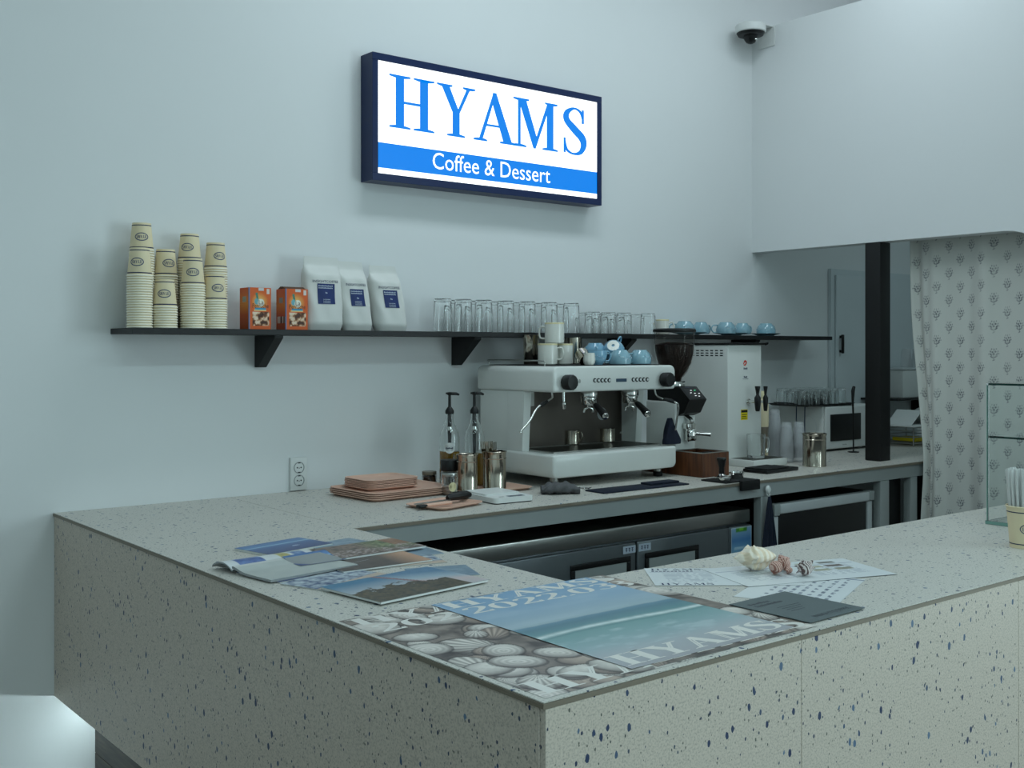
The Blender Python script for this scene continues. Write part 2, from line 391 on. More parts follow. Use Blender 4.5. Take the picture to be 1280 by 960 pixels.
def lerp(a, b, t): return np.array(a)*(1-t[..., None])+np.array(b)*t[..., None]
def ramp(t, stops):
    t = np.clip(t, 0, 1); xs = [s[0] for s in stops]; cs = np.array([s[1] for s in stops])
    return np.stack([np.interp(t, xs, cs[:, k]) for k in range(3)], -1)
#@@STRUCT
# ================================================================ the setting
WY = 3.84
struct(bx(-4, 6.7, WY, WY+.1, 0, 3.9).build('wall_back', 'wall'))
struct(bx(-4.1, -4, -4.5, WY+.1, 0, 3.9).build('wall_left', 'wall'))
struct(bx(-4.1, 6.8, -4.6, -4.5, 0, 3.9).build('wall_front', 'wall'))
struct(bx(6.7, 6.8, -4.5, WY+.1, 0, 3.9).build('wall_right', 'wall'))
struct(bx(-4.1, 6.8, -4.6, WY+.1, -.1, 0).build('floor', 'floor'))
struct(bx(-4.1, 6.8, -4.6, WY+.1, 3.9, 4.0).build('ceiling', 'ceil'))
arc = [(2.18+.25-.25*math.cos(a*PI/20), 1.78+.25*math.sin(a*PI/20)) for a in range(11)]
struct(MB().prism([(-4.5, 0), (2.18, 0)]+arc+[(WY, 2.03), (WY, 3.24), (-4.5, 3.24)], 4.776, 4.876, 'x').build('wall_partition', 'wall'))
struct(bx(4.876, 6.7, -4.5, WY, 3.12, 3.24).build('added_nook_ceiling', 'wall'))  # unseen slab added over the nook to keep it dark
wn = MB()  # frame added around the fill light; the partition has no opening here
for y0, y1 in ((-3.06, -3.0), (-1.53, -1.47), (0, .06)): wn.box(4.735, 4.775, y0, y1, .54, 2.66)
for z0, z1 in ((.54, .60), (2.60, 2.66)): wn.box(4.735, 4.775, -3.0, 0, z0, z1)
struct(wn.build('added_fill_frame', 'silver'))
# door in the back wall of the staff nook
dX, dz = onY(1035, 336, WY)
d = struct(bx(dX, dX+.92, WY-.022, WY-.001, 0, dz).build('door_1', 'dustblue'))
bx(dX+.035, dX+.885, WY-.034, WY-.023, .02, dz-.035, .003).build('door_leaf', 'dustblue', d)
hx, hz = onY(1055, 430, WY-.06)
h = MB(); h.box(hx-.008, hx+.008, WY-.058, WY-.045, hz-.055, hz+.055, .003); h.box(hx-.008, hx+.008, WY-.047, WY-.035, hz-.05, hz-.035); h.box(hx-.008, hx+.008, WY-.047, WY-.035, hz+.035, hz+.05)
h.build('door_handle', 'black', d)

# black square column standing on the back counter under the partition
col = bx(4.778, 4.868, 3.053, 3.138, .951, 2.029, .003).build('column', 'blackm')
struct(col); col.name = 'trim_1'

# ================================================================ counters
CT = .95
t = thing('terrazzo_counter', 'L-shaped customer counter clad in pale terrazzo with blue chips', 'counter', (1.11, 1.30, 0))
def local(mb, name, m, p):
    o = mb.build(name, m, p); o.location = (-p.location.x, -p.location.y, -p.location.z); return o
J = .0012
# top slabs
for x0, x1, y0, y1 in ((1.108, 1.731, 1.298, 1.931), (1.108, 1.731, 1.931+J, 3.839), (1.731+J, 2.99, 1.298, 1.931), (2.99+J, 4.774, 1.298, 1.931)):
    local(bx(x0, x1, y0, y1, CT-.0025, CT, .0006, 1), 'top_slab', 'terratop', t)
# metal edge under the slabs, front and aisle side
e = MB()
e.box(1.106, 1.72, 1.296, 1.32, CT-.0105, CT-.0026); e.box(1.72, 4.774, 1.296, 1.32, CT-.0105, CT-.0026); e.box(1.106, 1.13, 1.32, 3.838, CT-.0105, CT-.0026)
e.box(1.70, 1.729, 1.93, 2.94, CT-.018, CT-.0026); e.box(1.70, 4.774, 1.905, 1.929, CT-.018, CT-.0026)
local(e, 'edge_trim', 'trim', t)
AB = .333
ys = [1.3105]+[onX_ for onX_ in (1.795, 2.72, 3.56)]+[3.838]
for a, b_ in zip(ys[:-1], ys[1:]):
    local(bx(1.11, 1.124, a+J/2, b_-J/2, AB, CT-.011, .0008, 1), 'side_panel', 'terra', t)
xs = [1.1105, 1.762, 2.62, 3.48, 4.774]
for a, b_ in zip(xs[:-1], xs[1:]):
    local(bx(a+J/2, b_-J/2, 1.2965, 1.3105, AB, CT-.011, .0008, 1), 'front_panel', 'terra', t)
c = MB(); c.box(1.125, 1.72, 1.33, 3.838, AB+.12, AB+.13); c.box(1.72, 4.774, 1.33, 1.92, AB+.12, AB+.13)
c.box(1.70, 1.722, 1.93, 2.94, .05, CT-.019); c.box(1.70, 4.774, 1.90, 1.922, .05, CT-.019); c.box(1.125, 1.14, 1.32, 3.838, AB, CT-.012); c.box(1.14, 4.77, 1.312, 1.33, AB, CT-.012)
local(c, 'carcass', 'grey', t)
pz = 0
for k in range(4):
    p = MB(); p.box(1.245, 1.262, 1.44, 3.838, k*.113, k*.113+.111, .001, 1)
    local(p, 'plinth_board', 'plinth', t)
    p = MB(); p.box(1.262, 4.774, 1.44, 1.457, k*.113, k*.113+.111, .001, 1)
    local(p, 'plinth_board', 'plinth', t)
local(bx(1.236, 1.244, 1.46, 3.80, .302, .31).add([], []), 'light_strip', 'led', t)

t = thing('back_counter', 'long back counter with terrazzo top and grey steel frame behind the customer counter', 'counter', (1.74, 2.94, 0))
for x0, x1 in ((1.733, 3.55), (3.55+J, 5.40), (5.40+J, 6.695)):
    local(bx(x0, x1, 2.938, 3.838, CT-.012, CT, .0006, 1), 'top_slab', 'terratop', t)
local(bx(1.735, 6.69, 2.936, 2.950, CT-.0135, CT-.0025), 'edge_trim', 'trim', t)
local(bx(1.735, 6.69, 2.944, 2.984, .878, CT-.0137), 'apron_rail', 'grey', t)
for x0, x1 in ((1.76, 1.80), (3.722, 3.772), (4.611, 4.685), (4.873, 4.93)):
    local(bx(x0, x1, 2.945, 2.985, 0, .877, .002), 'leg', 'grey', t)
    local(bx(x0, x1, 3.77, 3.81, 0, .937, .002), 'leg', 'grey', t)
local(bx(4.686, 4.872, 2.955, 2.975, .17, .60, .002), 'infill_panel', 'grey', t)
local(bx(4.686, 4.872, 3.00, 3.012, 0, .877, .002), 'dark_panel', 'black', t)
local(bx(1.76, 6.69, 3.815, 3.835, .05, .93), 'back_panel', 'black', t)

# under-counter refrigerator
t = thing('undercounter_refrigerator', 'long steel two-door refrigerator under the back counter', 'refrigerator', (2.8, 3.3, 0))
fx0, fx1, fy = 1.83, 3.70, 2.99
local(bx(fx0, fx1, fy+.012, 3.74, .06, .815, .003), 'body', 'fridge', t)
local(bx(fx0, fx1, fy-.006, fy+.20, .768, .826, .006), 'top_rail', 'steel', t)
for a, b_, hx0, hx1 in ((fx0+.01, 3.006, 2.67, 2.978), (3.016, 3.555, 3.056, 3.365)):
    dr = local(bx(a, b_, fy-.012, fy+.010, .09, .760, .004), 'door', 'fridge', t)
    f = MB(); z1 = .712; z0 = .585; tk = .022
    for q in ((hx0, hx1, z1-tk, z1), (hx0, hx1, z0, z0+tk), (hx0, hx0+tk, z0+tk, z1-tk), (hx1-tk, hx1, z0+tk, z1-tk)):
        f.box(q[0], q[1], fy-.017, fy-.0125, q[2], q[3], .003, 2)
    g = f.build('handle_frame', 'black', dr)
    g = bx(hx0+tk, hx1-tk, fy-.0145, fy-.0125, z0+tk, z1-tk).build('handle_recess', 'grey', dr)
for x in (2.938, 3.022):
    lb = MB(); lb.box(x, x+.066, fy-.0145, fy-.0125, .722, .750); o = local(lb, 'name_label', 'light', t)
    q = MB()
    for k in range(3):
        xx = x+.012+k*.016
        q.box(xx, xx+.009, fy-.0152, fy-.0148, .740, .743); q.box(xx+.003, xx+.006, fy-.0152, fy-.0148, .728, .74); q.box(xx, xx+.009, fy-.0152, fy-.0148, .733, .735)
    local(q, 'label_print', 'ink', t)
local(bx(3.560, 3.700, fy-.010, fy+.010, .09, .760, .003), 'side_strip', 'fridge', t)
def eco(u, v):
    c = ramp(v, [(0, S(60, 120, 150)), (.3, S(120, 170, 205)), (.6, S(76, 128, 180)), (1, S(140, 176, 204))])
    c[(v > .86) & (abs(u-.5) < .28)] = S(70, 140, 50); c[(v > .88) & (abs(u-.5) < .12)] = S(120, 190, 60)
    b = (v > .05) & (v < .26) & (u > .55) & (u < .85); c[b] = S(40, 70, 90)
    w_ = (u < .04) | (u > .96) | (v > .97); c[w_] = S(200, 214, 220)
    r = (v > .33) & (v < .40) & (u > .15) & (u < .8); c[r] = S(170, 200, 220); return c
P, U, V = quadpts([(3.568, .62), (3.700, .62), (3.700, .755), (3.568, .755)], 24, 24, lambda u, v: 0*u+0)
P = np.stack([P[..., 0], np.full_like(P[..., 0], fy-.0125), P[..., 1]], -1)
o = colgrid('energy_label', P, eco(U, V), 'print', t); o.location = (-t.location.x, -t.location.y, 0)
o['label'] = 'blue and green energy label'

# glass-front machine next to it
t = thing('ice_maker', 'black glass-fronted appliance in a silver frame under the back counter', 'appliance', (4.2, 3.3, 0))
local(bx(3.83, 4.585, 2.995, 3.70, .05, .832, .004), 'body', 'black', t)
local(bx(3.868, 4.535, 2.972, 2.990, .10, .786, .003), 'glass_door', 'dark', t)
local(bx(3.868, 4.540, 2.955, 2.994, .788, .832, .006), 'top_bar', 'silver', t)
local(bx(4.538, 4.575, 2.965, 2.994, .08, .787, .004), 'side_bar', 'silver', t)
local(bx(3.832, 3.866, 2.965, 2.994, .08, .780, .004), 'side_bar', 'silver', t)
local(bx(4.542, 4.580, 2.955, 2.994, .789, .834, .004), 'corner_cap', 'grey', t)
local(bx(3.828, 3.866, 2.955, 2.994, .783, .834, .004), 'corner_cap', 'grey', t)

# hook with hanging dark cloth
kx, kz = onY(960, 612, 2.93)
t = thing('wall_hook', 'small white hook stuck on the grey rail of the back counter', 'hook', (kx, 2.944, kz))
m_ = MB(); m_.lathe([(.0, -.004), (.012, -.002), (.014, .004), (.010, .010), (0, .012)], 16, R('X', 90) @ Matrix.Scale(1.3, 4, (0, 1, 0))); m_.build('plate', 'whitep', t, (0, -.011, 0))
MB().tube([(0, -.004, -.012), (0, -.010, -.024), (0, -.020, -.028), (0, -.024, -.018)], .003).build('prong', 'whitep', t)
vs = []; fs = []; ny = 18; nx = 14
for j in range(ny+1):
    v = j/ny; half = .006+.055*v**.8
    for i in range(nx+1):
        u = i/nx*2-1; vs.append((u*half-.012*v, -.024-.010*v+.009*math.cos(u*8+v*2)*v, -.028-.36*v+.012*abs(u)*v))
for j in range(ny):
    for i in range(nx): a = j*(nx+1)+i; fs.append((a, a+1, a+nx+2, a+nx+1))
cl = MB().add(vs, fs).build('hanging_cloth', 'navyc', None, (kx, 2.944, kz)); 
sm = cl.modifiers.new('thickness', 'SOLIDIFY'); sm.thickness = .004
tag(cl, 'dark navy cloth hanging from the small white hook', 'cloth')

# ================================================================ curtain
nx, ny = 420, 760
u = np.linspace(0, 1, nx+1)[None, :]*np.ones((ny+1, 1)); v = np.linspace(0, 1, ny+1)[:, None]*np.ones((1, nx+1))
y = 2.985-.95*u; s_ = u*.95*1.12
fold = .022*np.sin(y*21+1.2*np.sin(y*5))+.010*np.sin(y*47+2)+.012*np.sin(y*9+.5)
pinch = np.exp(-((u)/.10)**2)
fold = fold+pinch*.02*np.sin(y*90)
yy = y-pinch*.056/(1+np.exp((v-.66)*16))-pinch*.018*np.exp(-((v-.42)/.1)**2)
P = np.stack([4.932+fold*(.45+.35*(1-v)), yy, .06+2.12*v], -1)
def sprig(U, V, cell=.129, seed=0):
    """small grey sprays of leaves in staggered rows, U and V in metres of cloth"""
    cx = np.floor(U/(cell*.5)); odd = cx % 2; uu = (U/(cell*.5)-cx-.5)*cell*.5; vv0 = V/cell+odd*.5; vv = (vv0-np.floor(vv0)-.5)*cell
    g = 0*U
    def blob(x, y, rx, ry, a, s=1.):
        ca, sa = math.cos(a), math.sin(a); X = (uu-x)*ca+(vv-y)*sa; Y = -(uu-x)*sa+(vv-y)*ca
        return s*np.clip(1.6-((X/rx)**2+(Y/ry)**2), 0, 1)
    for x, y_, rx, ry, a, s in ((0, -.016, .0014, .012, 0, .8), (-.008, -.014, .008, .0028, -.6, .9), (.009, -.012, .009, .0030, .6, .9), (-.012, -.002, .007, .0032, -.9, .9), (.013, -.001, .007, .0032, .9, .9), (0, .0, .0045, .0045, 0, 1),
                            (-.005, .009, .004, .0045, .3, .9), (.007, .011, .0042, .0042, 0, .9), (-.014, .012, .0022, .0045, .2, .9), (.018, .012, .0022, .0045, -.2, .8), (.001, .021, .0020, .0055, 0, .8), (-.009, .023, .0020, .0040, 0, .7), (.011, .024, .0018, .0035, 0, .7), (-.021, .0, .0025, .0025, 0, .7), (.022, .002, .0022, .0022, 0, .7), (0, -.028, .006, .0022, .4, .8)):
        g = np.maximum(g, blob(x, y_, rx, ry, a, s))
    return g
g = sprig(s_, 2.12*v)
n1 = vnoise(u, v, 90, 60, 3, 2)
ccol = lerp(S(216, 216, 210), S(104, 106, 112), np.clip(g*(.35+1.0*n1), 0, 1)*.95)
cur = colgrid('curtain', P, ccol, 'curtain'); sm = cur.modifiers.new('thickness', 'SOLIDIFY'); sm.thickness = .002
tag(cur, 'white cotton curtain printed with small grey floral sprigs beside the black column', 'curtain')
t = thing('curtain_rod', 'thin curtain rod hidden above the sprigged curtain', 'rod', (4.932, 2.1, 2.185))
MB().tube([(0, -.08, 0), (0, 1.6, 0)], .009, 12).build('pole', 'silver', t)
for yy_ in (0, 1.5): MB().tube([(0, yy_, 0), (-.08, yy_, 0)], .006).build('bracket', 'silver', t)

# ================================================================ sign
sy0 = 3.75; zt, zb = 2.690, 2.178
t = thing('lightbox_sign', 'illuminated navy-framed sign reading HYAMS Coffee & Dessert on the wall', 'sign', (2.93, WY, 2.434))
x0, x1 = 2.304, 3.561; ix0, ix1, iz0, iz1 = 2.331, 3.534, 2.208, 2.661
f = MB(); f.box(x0, x1, sy0+.012, WY-.001, zb, zt)
f.box(x0, x1, sy0, sy0+.012, iz1, zt, .001, 1); f.box(x0, x1, sy0, sy0+.012, zb, iz0, .001, 1); f.box(x0, ix0, sy0, sy0+.012, iz0, iz1, .001, 1); f.box(ix1, x1, sy0, sy0+.012, iz0, iz1, .001, 1)
local(f, 'frame', 'navy', t)
local(bx(ix0, ix1, sy0+.005, sy0+.011, iz0, iz1), 'light_panel', 'signw', t)
q = MB().add([(ix0, sy0+.0045, 2.231), (ix1, sy0+.0045, 2.231), (ix1, sy0+.0045, 2.333), (ix0, sy0+.0045, 2.333)], [(0, 1, 2, 3)])
local(q, 'blue_band', 'signb', t)
q = MB()
for ch, pa, pb in (('H', 487.2, 543.7), ('Y', 546.9, 595), ('A', 592.6, 646.5), ('M', 641, 698), ('S', 704.6, 734.3)):
    a = onY(pa, 150, sy0)[0]; b_ = onY(pb, 150, sy0)[0]; wd, ps = glyph(ch)
    us = [p[0] for pp in ps for p in pp]; u0, u1 = min(us), max(us)
    glyph_mesh(q, ps, lambda u, v, a=a, b_=b_, u0=u0, u1=u1: (a+(u-u0)/(u1-u0+.02)*(b_-a), sy0+.0044, 2.400+.216*v), .02)
local(q, 'lettering', 'signb', t)
q = MB(); a = onY(541.6, 200, sy0)[0]; b_ = onY(688.5, 215, sy0)[0]
sans_mesh(q, 'Coffee & Dessert', .066, lambda u, v: (a+u, sy0+.0040, 2.254+v*1.05), b_-a)
local(q, 'lettering', 'signt', t)

# ================================================================ wall shelf
SZ = 1.573; SY = 3.625
t = thing('wall_shelf', 'long black wall shelf on angled brackets holding cups and glasses', 'shelf', (1.3, WY, SZ))
local(bx(1.298, 5.205, SY, WY-.001, SZ-.020, SZ, .001, 1), 'board', 'shelf', t)
for x in (1.839, 2.755, 3.68, 4.60):
    b = MB().prism([(WY-.001, SZ-.0205), (3.672, SZ-.0205), (3.672, SZ-.030), (WY-.030, SZ-.140), (WY-.001, SZ-.140)], x, x+.034, 'x')
    local(b, 'bracket', 'shelf', t)

# paper cups: nested, rim down
def cup_proto(scale=1.0, up=False):
    t = thing('paper_cup', 'x', 'cup')
    H = .097; rr = .0405; rb = .031
    pr = [(rb-.002, H-.006), (rb-.001, H), (rb+.0005, H), (rr-.0004, .0042), (rr-.001, .001), (rb-.003, H-.007)]
    pr = [(a*scale, b*scale) for a, b in pr]
    MB().lathe(pr+[(0.0005, (H-.007)*scale)], 28, cap=False).build('cup_wall', 'cream', t)
    MB().lathe([(rr-.0008, .0045), (rr+.0012, .0054), (rr+.0026, .0040), (rr+.0028, .0020), (rr+.0014, .0002), (rr-.0010, .0008), (rr-.0008, .0045)], 28, cap=False).build('rolled_rim', 'rimp', t)
    return t
def cup_prints(t, scale=1.0, ang=0, up=False):
    H = .097; rr = .0405; rb = .031
    rad = lambda z: (rb+(rr-rb)*(1-z/H)+.0004)*scale
    for z in (.088, .0115):
        MB().lathe([(rad(z-.0018), (z-.0018)*scale), (rad(z-.0018)+.0001, (z+.0018)*scale)], 28, cap=False).build('stripe', 'ink', t)
    o = MB(); W = .0235; Hh = .0145; n = 28; vs = []; fs = []
    fx = lambda u, v: (math.cos(ang+u/rad(.045)*scale)*rad(.048+v), math.sin(ang+u/rad(.045)*scale)*rad(.048+v), (.048+v)*scale)
    for k in range(n):
        a = 2*PI*k/n; vs += [fx(W*math.cos(a), Hh*math.sin(a)), fx((W-.0034)*math.cos(a), (Hh-.0034)*math.sin(a))]
    for k in range(n): a = 2*k; b = 2*((k+1) % n); fs.append((a, b, b+1, a+1))
    o.add(vs, fs)
    sg = 1 if up else -1
    serif_line(o, 'HYAMS', .034, .0110, lambda u, v: fx(sg*(u-.017), sg*(v-.0055)), .02, .07)
    o.build('oval_logo', 'inkg', t)
    return t
cp = cup_proto()           # plain nested cup
cpl = {}
used = {'plain': False}
PITCH = .00865
facing = -PI/2-.35
_o = ['first', 'second', 'third', 'fourth', 'fifth', 'sixth', 'seventh', 'eighth', 'ninth', 'tenth', 'eleventh', 'twelfth', 'thirteenth', 'fourteenth', 'fifteenth', 'sixteenth', 'seventeenth', 'eighteenth', 'nineteenth', 'twentieth']
def nth(k): return _o[k] if k < 20 else ('twenty-' if k < 29 else 'thirtieth' if k == 29 else 'thirty-')+('' if k == 29 else _o[(k-20) % 10])
names = ['leftmost', 'second', 'third', 'rightmost']
stacks = []
for i, (pf, hf, lf, pb, hb, lb_) in enumerate(((174.5, 310, -.25, 177, 279, .0), (206, 349, -.05, 207, 312, .35), (241, 324, .0, 237, 294, -.25), (268.5, 343, .35, 269.5, 304, .45))):
    stacks.append((i, 'front', pf, hf, 3.671, lf)); stacks.append((i, 'back', pb, hb, 3.770, lb_))
for i, row, px, topy, yy, la in stacks:
    x = onY(px, 400, yy)[0]; ztop = onY(px, topy, yy)[1]
    n = max(1, round((ztop-.097-SZ)/PITCH))
    g = 'nested paper cups in the %s %s stack' % (names[i], row)
    for k in range(n+1):
        loc = (x, yy, SZ+.0002+k*PITCH)
        if k < n:
            lab = 'cream paper cup, %s from the bottom of the %s %s-row stack' % (nth(k), names[i], row)
            if not used['plain']: used['plain'] = True; cp.location = loc; cp['label'] = lab; cp['group'] = g
            else: dup(cp, loc, 0, lab, g)
        else:
            tp = cup_proto(); tp['label'] = 'inverted paper cup with oval logo on top of the %s %s-row stack' % (names[i], row)
            cup_prints(tp, 1, math.atan2(-yy, -x)+la); tp.location = loc; tp['group'] = 'paper cups topping the stacks'

# orange sugar boxes
def sugar(u, v):
    r = np.hypot((u-.48)*1.0, (v-.66)*1.7)
    c = lerp(S(250, 190, 60), S(222, 96, 30), np.clip(r*2.3, 0, 1))
    c = lerp(S(255, 235, 150), S(222, 96, 30), np.clip(r*2.6, 0, 1))*.5+c*.5
    n = vnoise(u, v, 9, 12, 5, 3)
    z = (v < .42) & (v > .08) & (u > .14) & (u < .92)
    c[z] = ramp(np.clip((n-.3)*2.5, 0, 1), [(0, S(70, 34, 16)), (.4, S(140, 84, 48)), (.7, S(214, 168, 130)), (1, S(240, 214, 190))])[z]
    c[(v > .70) & (v < .88) & (abs(u-.36+.3*(v-.79)) < .05)] = S(60, 130, 110)
    c[(v > .60) & (v < .76) & (np.hypot((u-.34), (v-.67)*1.3) < .10)] = S(110, 170, 180)
    c[(v > .93) & (abs(u-.55) < .13)] = S(214, 214, 214); c[(v > .86) & (v < .98) & (u > .80) & (u < .95)] = S(226, 214, 206)
    c[(np.hypot(u-.54, (v-.64)*1.6) < .15)] = S(240, 236, 220)
    c[(v > .475) & (v < .515) & (abs(u-.52) < .26)] = S(60, 150, 190)
    c[(v > .44) & (v < .475) & (abs(u-.5) < .30)] = S(240, 220, 150)
    return c
def sugside(u, v):
    c = ramp(v, [(0, S(170, 72, 22)), (.35, S(196, 84, 26)), (.6, S(226, 140, 50)), (.8, S(214, 110, 40)), (1, S(200, 84, 30))])
    c[(abs(u-.5) < .2) & (v > .66) & (v < .80)] = S(150, 160, 150); return c
def sugside2(u, v):
    c = sugside(u, v); z = (v > .16) & (v < .32) & (u > .1); c[z] = S(214, 208, 196)
    c[z & (abs(u-.55) < .1)] = S(90, 60, 50); c[z & (abs(u-.85) < .07)] = S(90, 60, 50); return c
for k, (pa, pb, sidef) in enumerate(((311, 339, sugside), (357, 385, sugside2))):
    yf = 3.672; xa = onY(pa, 400, yf)[0]; xb = onY(pb, 400, yf)[0]; hh = .152; dp = .075
    t = thing('sugar_box', ['orange carton of sugar cubes beside the paper cups', 'orange carton of sugar cubes nearest the coffee bags, barcode on its side'][k], 'box', (xa, yf, SZ+.0003), 0, 'orange sugar cartons')
    W = xb-xa
    MB().box(0, W, 0, dp, 0, hh, .0015, 1).build('carton', mat('orange_board', S(206, 88, 28), .5, noise=.03), t)
    P, U, V = quadpts([(0.002, .001), (W-.002, .001), (W-.002, hh-.001), (.002, hh-.001)], 60, 80, lambda u, v: 0*u)
    colgrid('front_print', np.stack([P[..., 0], 0*P[..., 0]-.0004, P[..., 1]], -1), sugar(U, V), 'matte', t)
    P, U, V = quadpts([(dp-.001, .001), (.001, .001), (.001, hh-.001), (dp-.001, hh-.001)], 30, 60, lambda u, v: 0*u)
    colgrid('side_print', np.stack([0*P[..., 0]-.0004, P[..., 0], P[..., 1]], -1), sidef(U, V), 'matte', t)
    bx(-.0006, .004, -.0008, .003, 0, hh).build('blue_edge', mat('blue_edge_print', S(96, 120, 160), .5, noise=.02), t)
    q = MB(); sans_mesh(q, 'La', .016, lambda u, v: (W*.44+u, -.0009, hh*.60+v)); sans_mesh(q, 'Perruche', .016, lambda u, v: (W*.16+u, -.0009, hh*.515+v), W*.72)
    q.build('lettering', mat('brown_lettering', S(96, 44, 34), .5, noise=.02), t)
    if k: 
        MB().prism([(dp-.004, hh+.0003), (.01, hh+.0003), (.028, hh+.009), (.05, hh+.010)], .004, W-.004, 'x').build('open_flap', 'brownj', t)

# coffee bags
def coffee_bag(x, y, wd, hh, dp, lean, twist, label, topw=.80, lw=.078):
    t = thing('coffee_bag', label, 'bag', (x, y, SZ+.0004), twist, 'white coffee bags on the shelf')
    nz, na = 30, 44; vs = []; fs = []
    def prof(v):
        w_ = wd/2*(1-.05*math.sin(PI*v)) if v < .78 else wd/2*(1-.0*(v-.78))
        w_ = wd/2*(.94+.10*min(v/.10, 1)-.06*v) if v < .82 else wd/2*((.98-.02)*(1-(v-.82)/.18)+topw*1.08*(v-.82)/.18)
        d_ = dp/2*(min(1, .72+2.8*v)) if v < .1 else dp/2*(1-.25*max(0, v-.35)/.45)
        if v > .74: d_ = dp/2*(.83)*max(.02, 1-((v-.74)/.15)**1.0) if v < .89 else dp/2*.035
        return w_, d_
    for j in range(nz+1):
        v = j/nz; w_, d_ = prof(v)
        for k in range(na):
            hh2 = na//2; fr = k < hh2; q_ = math.sin(((k % hh2)/(hh2-1)*2-1)*PI/2)*(1 if fr else -1)
            X = w_*q_; Y = d_*max(0, 1-abs(q_)**4.76)**.375*(-1 if fr else 1)
            Y += .0022*math.sin(X*90+v*11)*(1 if 0 < v < .95 else 0)*math.sin(v*PI)
            vs.append((X+lean*v*hh, Y+dp*.10*v, v*hh))
    for j in range(nz):
        for k in range(na): k2 = (k+1) % na; fs.append((j*na+k, j*na+k2, (j+1)*na+k2, (j+1)*na+k))
    fs.append(tuple(range(na))[::-1]); fs.append(tuple(nz*na+k for k in range(na)))
    MB().add(vs, fs).build('pouch', 'bag', t, ang=60)
    def surf(u, z, off=.0014):
        v = z/hh; w_, d_ = prof(v); a = min(.98, abs(u/w_))
        Yv = -d_*max(0, 1-a**4.76)**.375+.0022*math.sin(u*90+v*11)*math.sin(v*PI)
        return (u+lean*z, Yv+dp*.10*v-off, z)
    q = MB(); n = 10; zc0, zc1 = hh*.355, hh*.355+lw; vs = []; fs = []
    for j in range(n+1):
        for i in range(n+1): vs.append(surf(-lw*.5+lw*.95*i/n+.002, zc0+(zc1-zc0)*j/n))
    for j in range(n):
        for i in range(n): a = j*(n+1)+i; fs.append((a, a+1, a+n+2, a+n+1))
    q.add(vs, fs).build('label', 'baglab', t)
    q = MB(); L = lambda u, v: surf(-wd*.34+u, hh*.645+v, .0016); sans_mesh(q, 'INSIGHTCOFFEE', .0095, L, wd*.68); q.build('lettering', 'ink', t)
    q = MB()
    marks(q, 13, .005, lambda u, v: surf(-lw*.42+u, zc1-.011+v, .0019), lw*.80); marks(q, 14, .005, lambda u, v: surf(-lw*.42+u, zc1-.019+v, .0019), lw*.80)
    marks(q, 2, .006, lambda u, v: surf(-.005+u, zc1-.038+v, .0019), .010)
    for k in range(3): marks(q, 14, .003, lambda u, v, k=k: surf(-.015+u, zc0+.016-.006*k+v, .0019), .03)
    q.build('label_print', 'light', t)
coffee_bag(2.068, 3.735, .160, .283, .085, .0, 0, 'tall white coffee bag next to the orange sugar cartons, leftmost of three', .84)
coffee_bag(2.225, 3.742, .128, .272, .075, -.10, 0, 'white coffee bag standing between two others on the shelf', .80, .066)
coffee_bag(2.378, 3.735, .142, .262, .080, -.13, 0, 'white coffee bag leaning left, rightmost of three beside the tall glasses', .80, .070)

# tumblers, upside down
ords = ['first', 'second', 'third', 'fourth', 'fifth', 'sixth', 'seventh', 'eighth', 'ninth', 'tenth']
def tumbler(name, r, hh, rb=None):
    rb = rb or r*.93; t = thing(name, 'x', 'glass')
    pr = [(r, 0), (r*.995, hh*.3), (rb, hh-.004), (rb-.004, hh), (.0005, hh-.001), (.0005, hh-.011), (rb-.006, hh-.012), (rb-.0045, hh-.016), (r-.0022, .001)]
    MB().lathe(pr+[pr[0]], 28, cap=False).build('glass_body', 'glass', t); return t
first = True; tt = tumbler('tall_tumbler', .0385, .137)
pxs = [553.5, 579, 604.5, 632, 659, 686.5, 714]
for i, px in enumerate(pxs):
    x = onY(px, 400, 3.675)[0]; lab = '%s tall upturned glass from the left in the front row on the shelf' % ords[i]
    if i == 0: tt.location = (x, 3.675, SZ+.0003); tt['label'] = lab; tt['group'] = 'tall upturned glasses'
    else: dup(tt, (x, 3.675, SZ+.0003), 0, lab, 'tall upturned glasses')
for i, px in enumerate([566, 592, 618, 645.5, 672.5, 700]):
    x = onY(px, 400, 3.775)[0]; dup(tt, (x, 3.775, SZ+.0003), 0, '%s tall upturned glass from the left in the back row on the shelf' % ords[i], 'tall upturned glasses')
st = tumbler('short_tumbler', .0375, .100)
for i, px in enumerate([741, 760.5, 780, 810]):
    x = onY(px, 400, 3.675)[0]; lab = '%s short upturned glass from the left in the front row on the shelf' % ords[i]
    if i == 0: st.location = (x, 3.675, SZ+.0003); st['label'] = lab; st['group'] = 'short upturned glasses'
    else: dup(st, (x, 3.675, SZ+.0003), 0, lab, 'short upturned glasses')
for i, px in enumerate([731, 751, 772, 795]):
    x = onY(px, 400, 3.775)[0]; dup(st, (x, 3.775, SZ+.0003), 0, '%s short upturned glass from the left in the back row on the shelf' % ords[i], 'short upturned glasses')

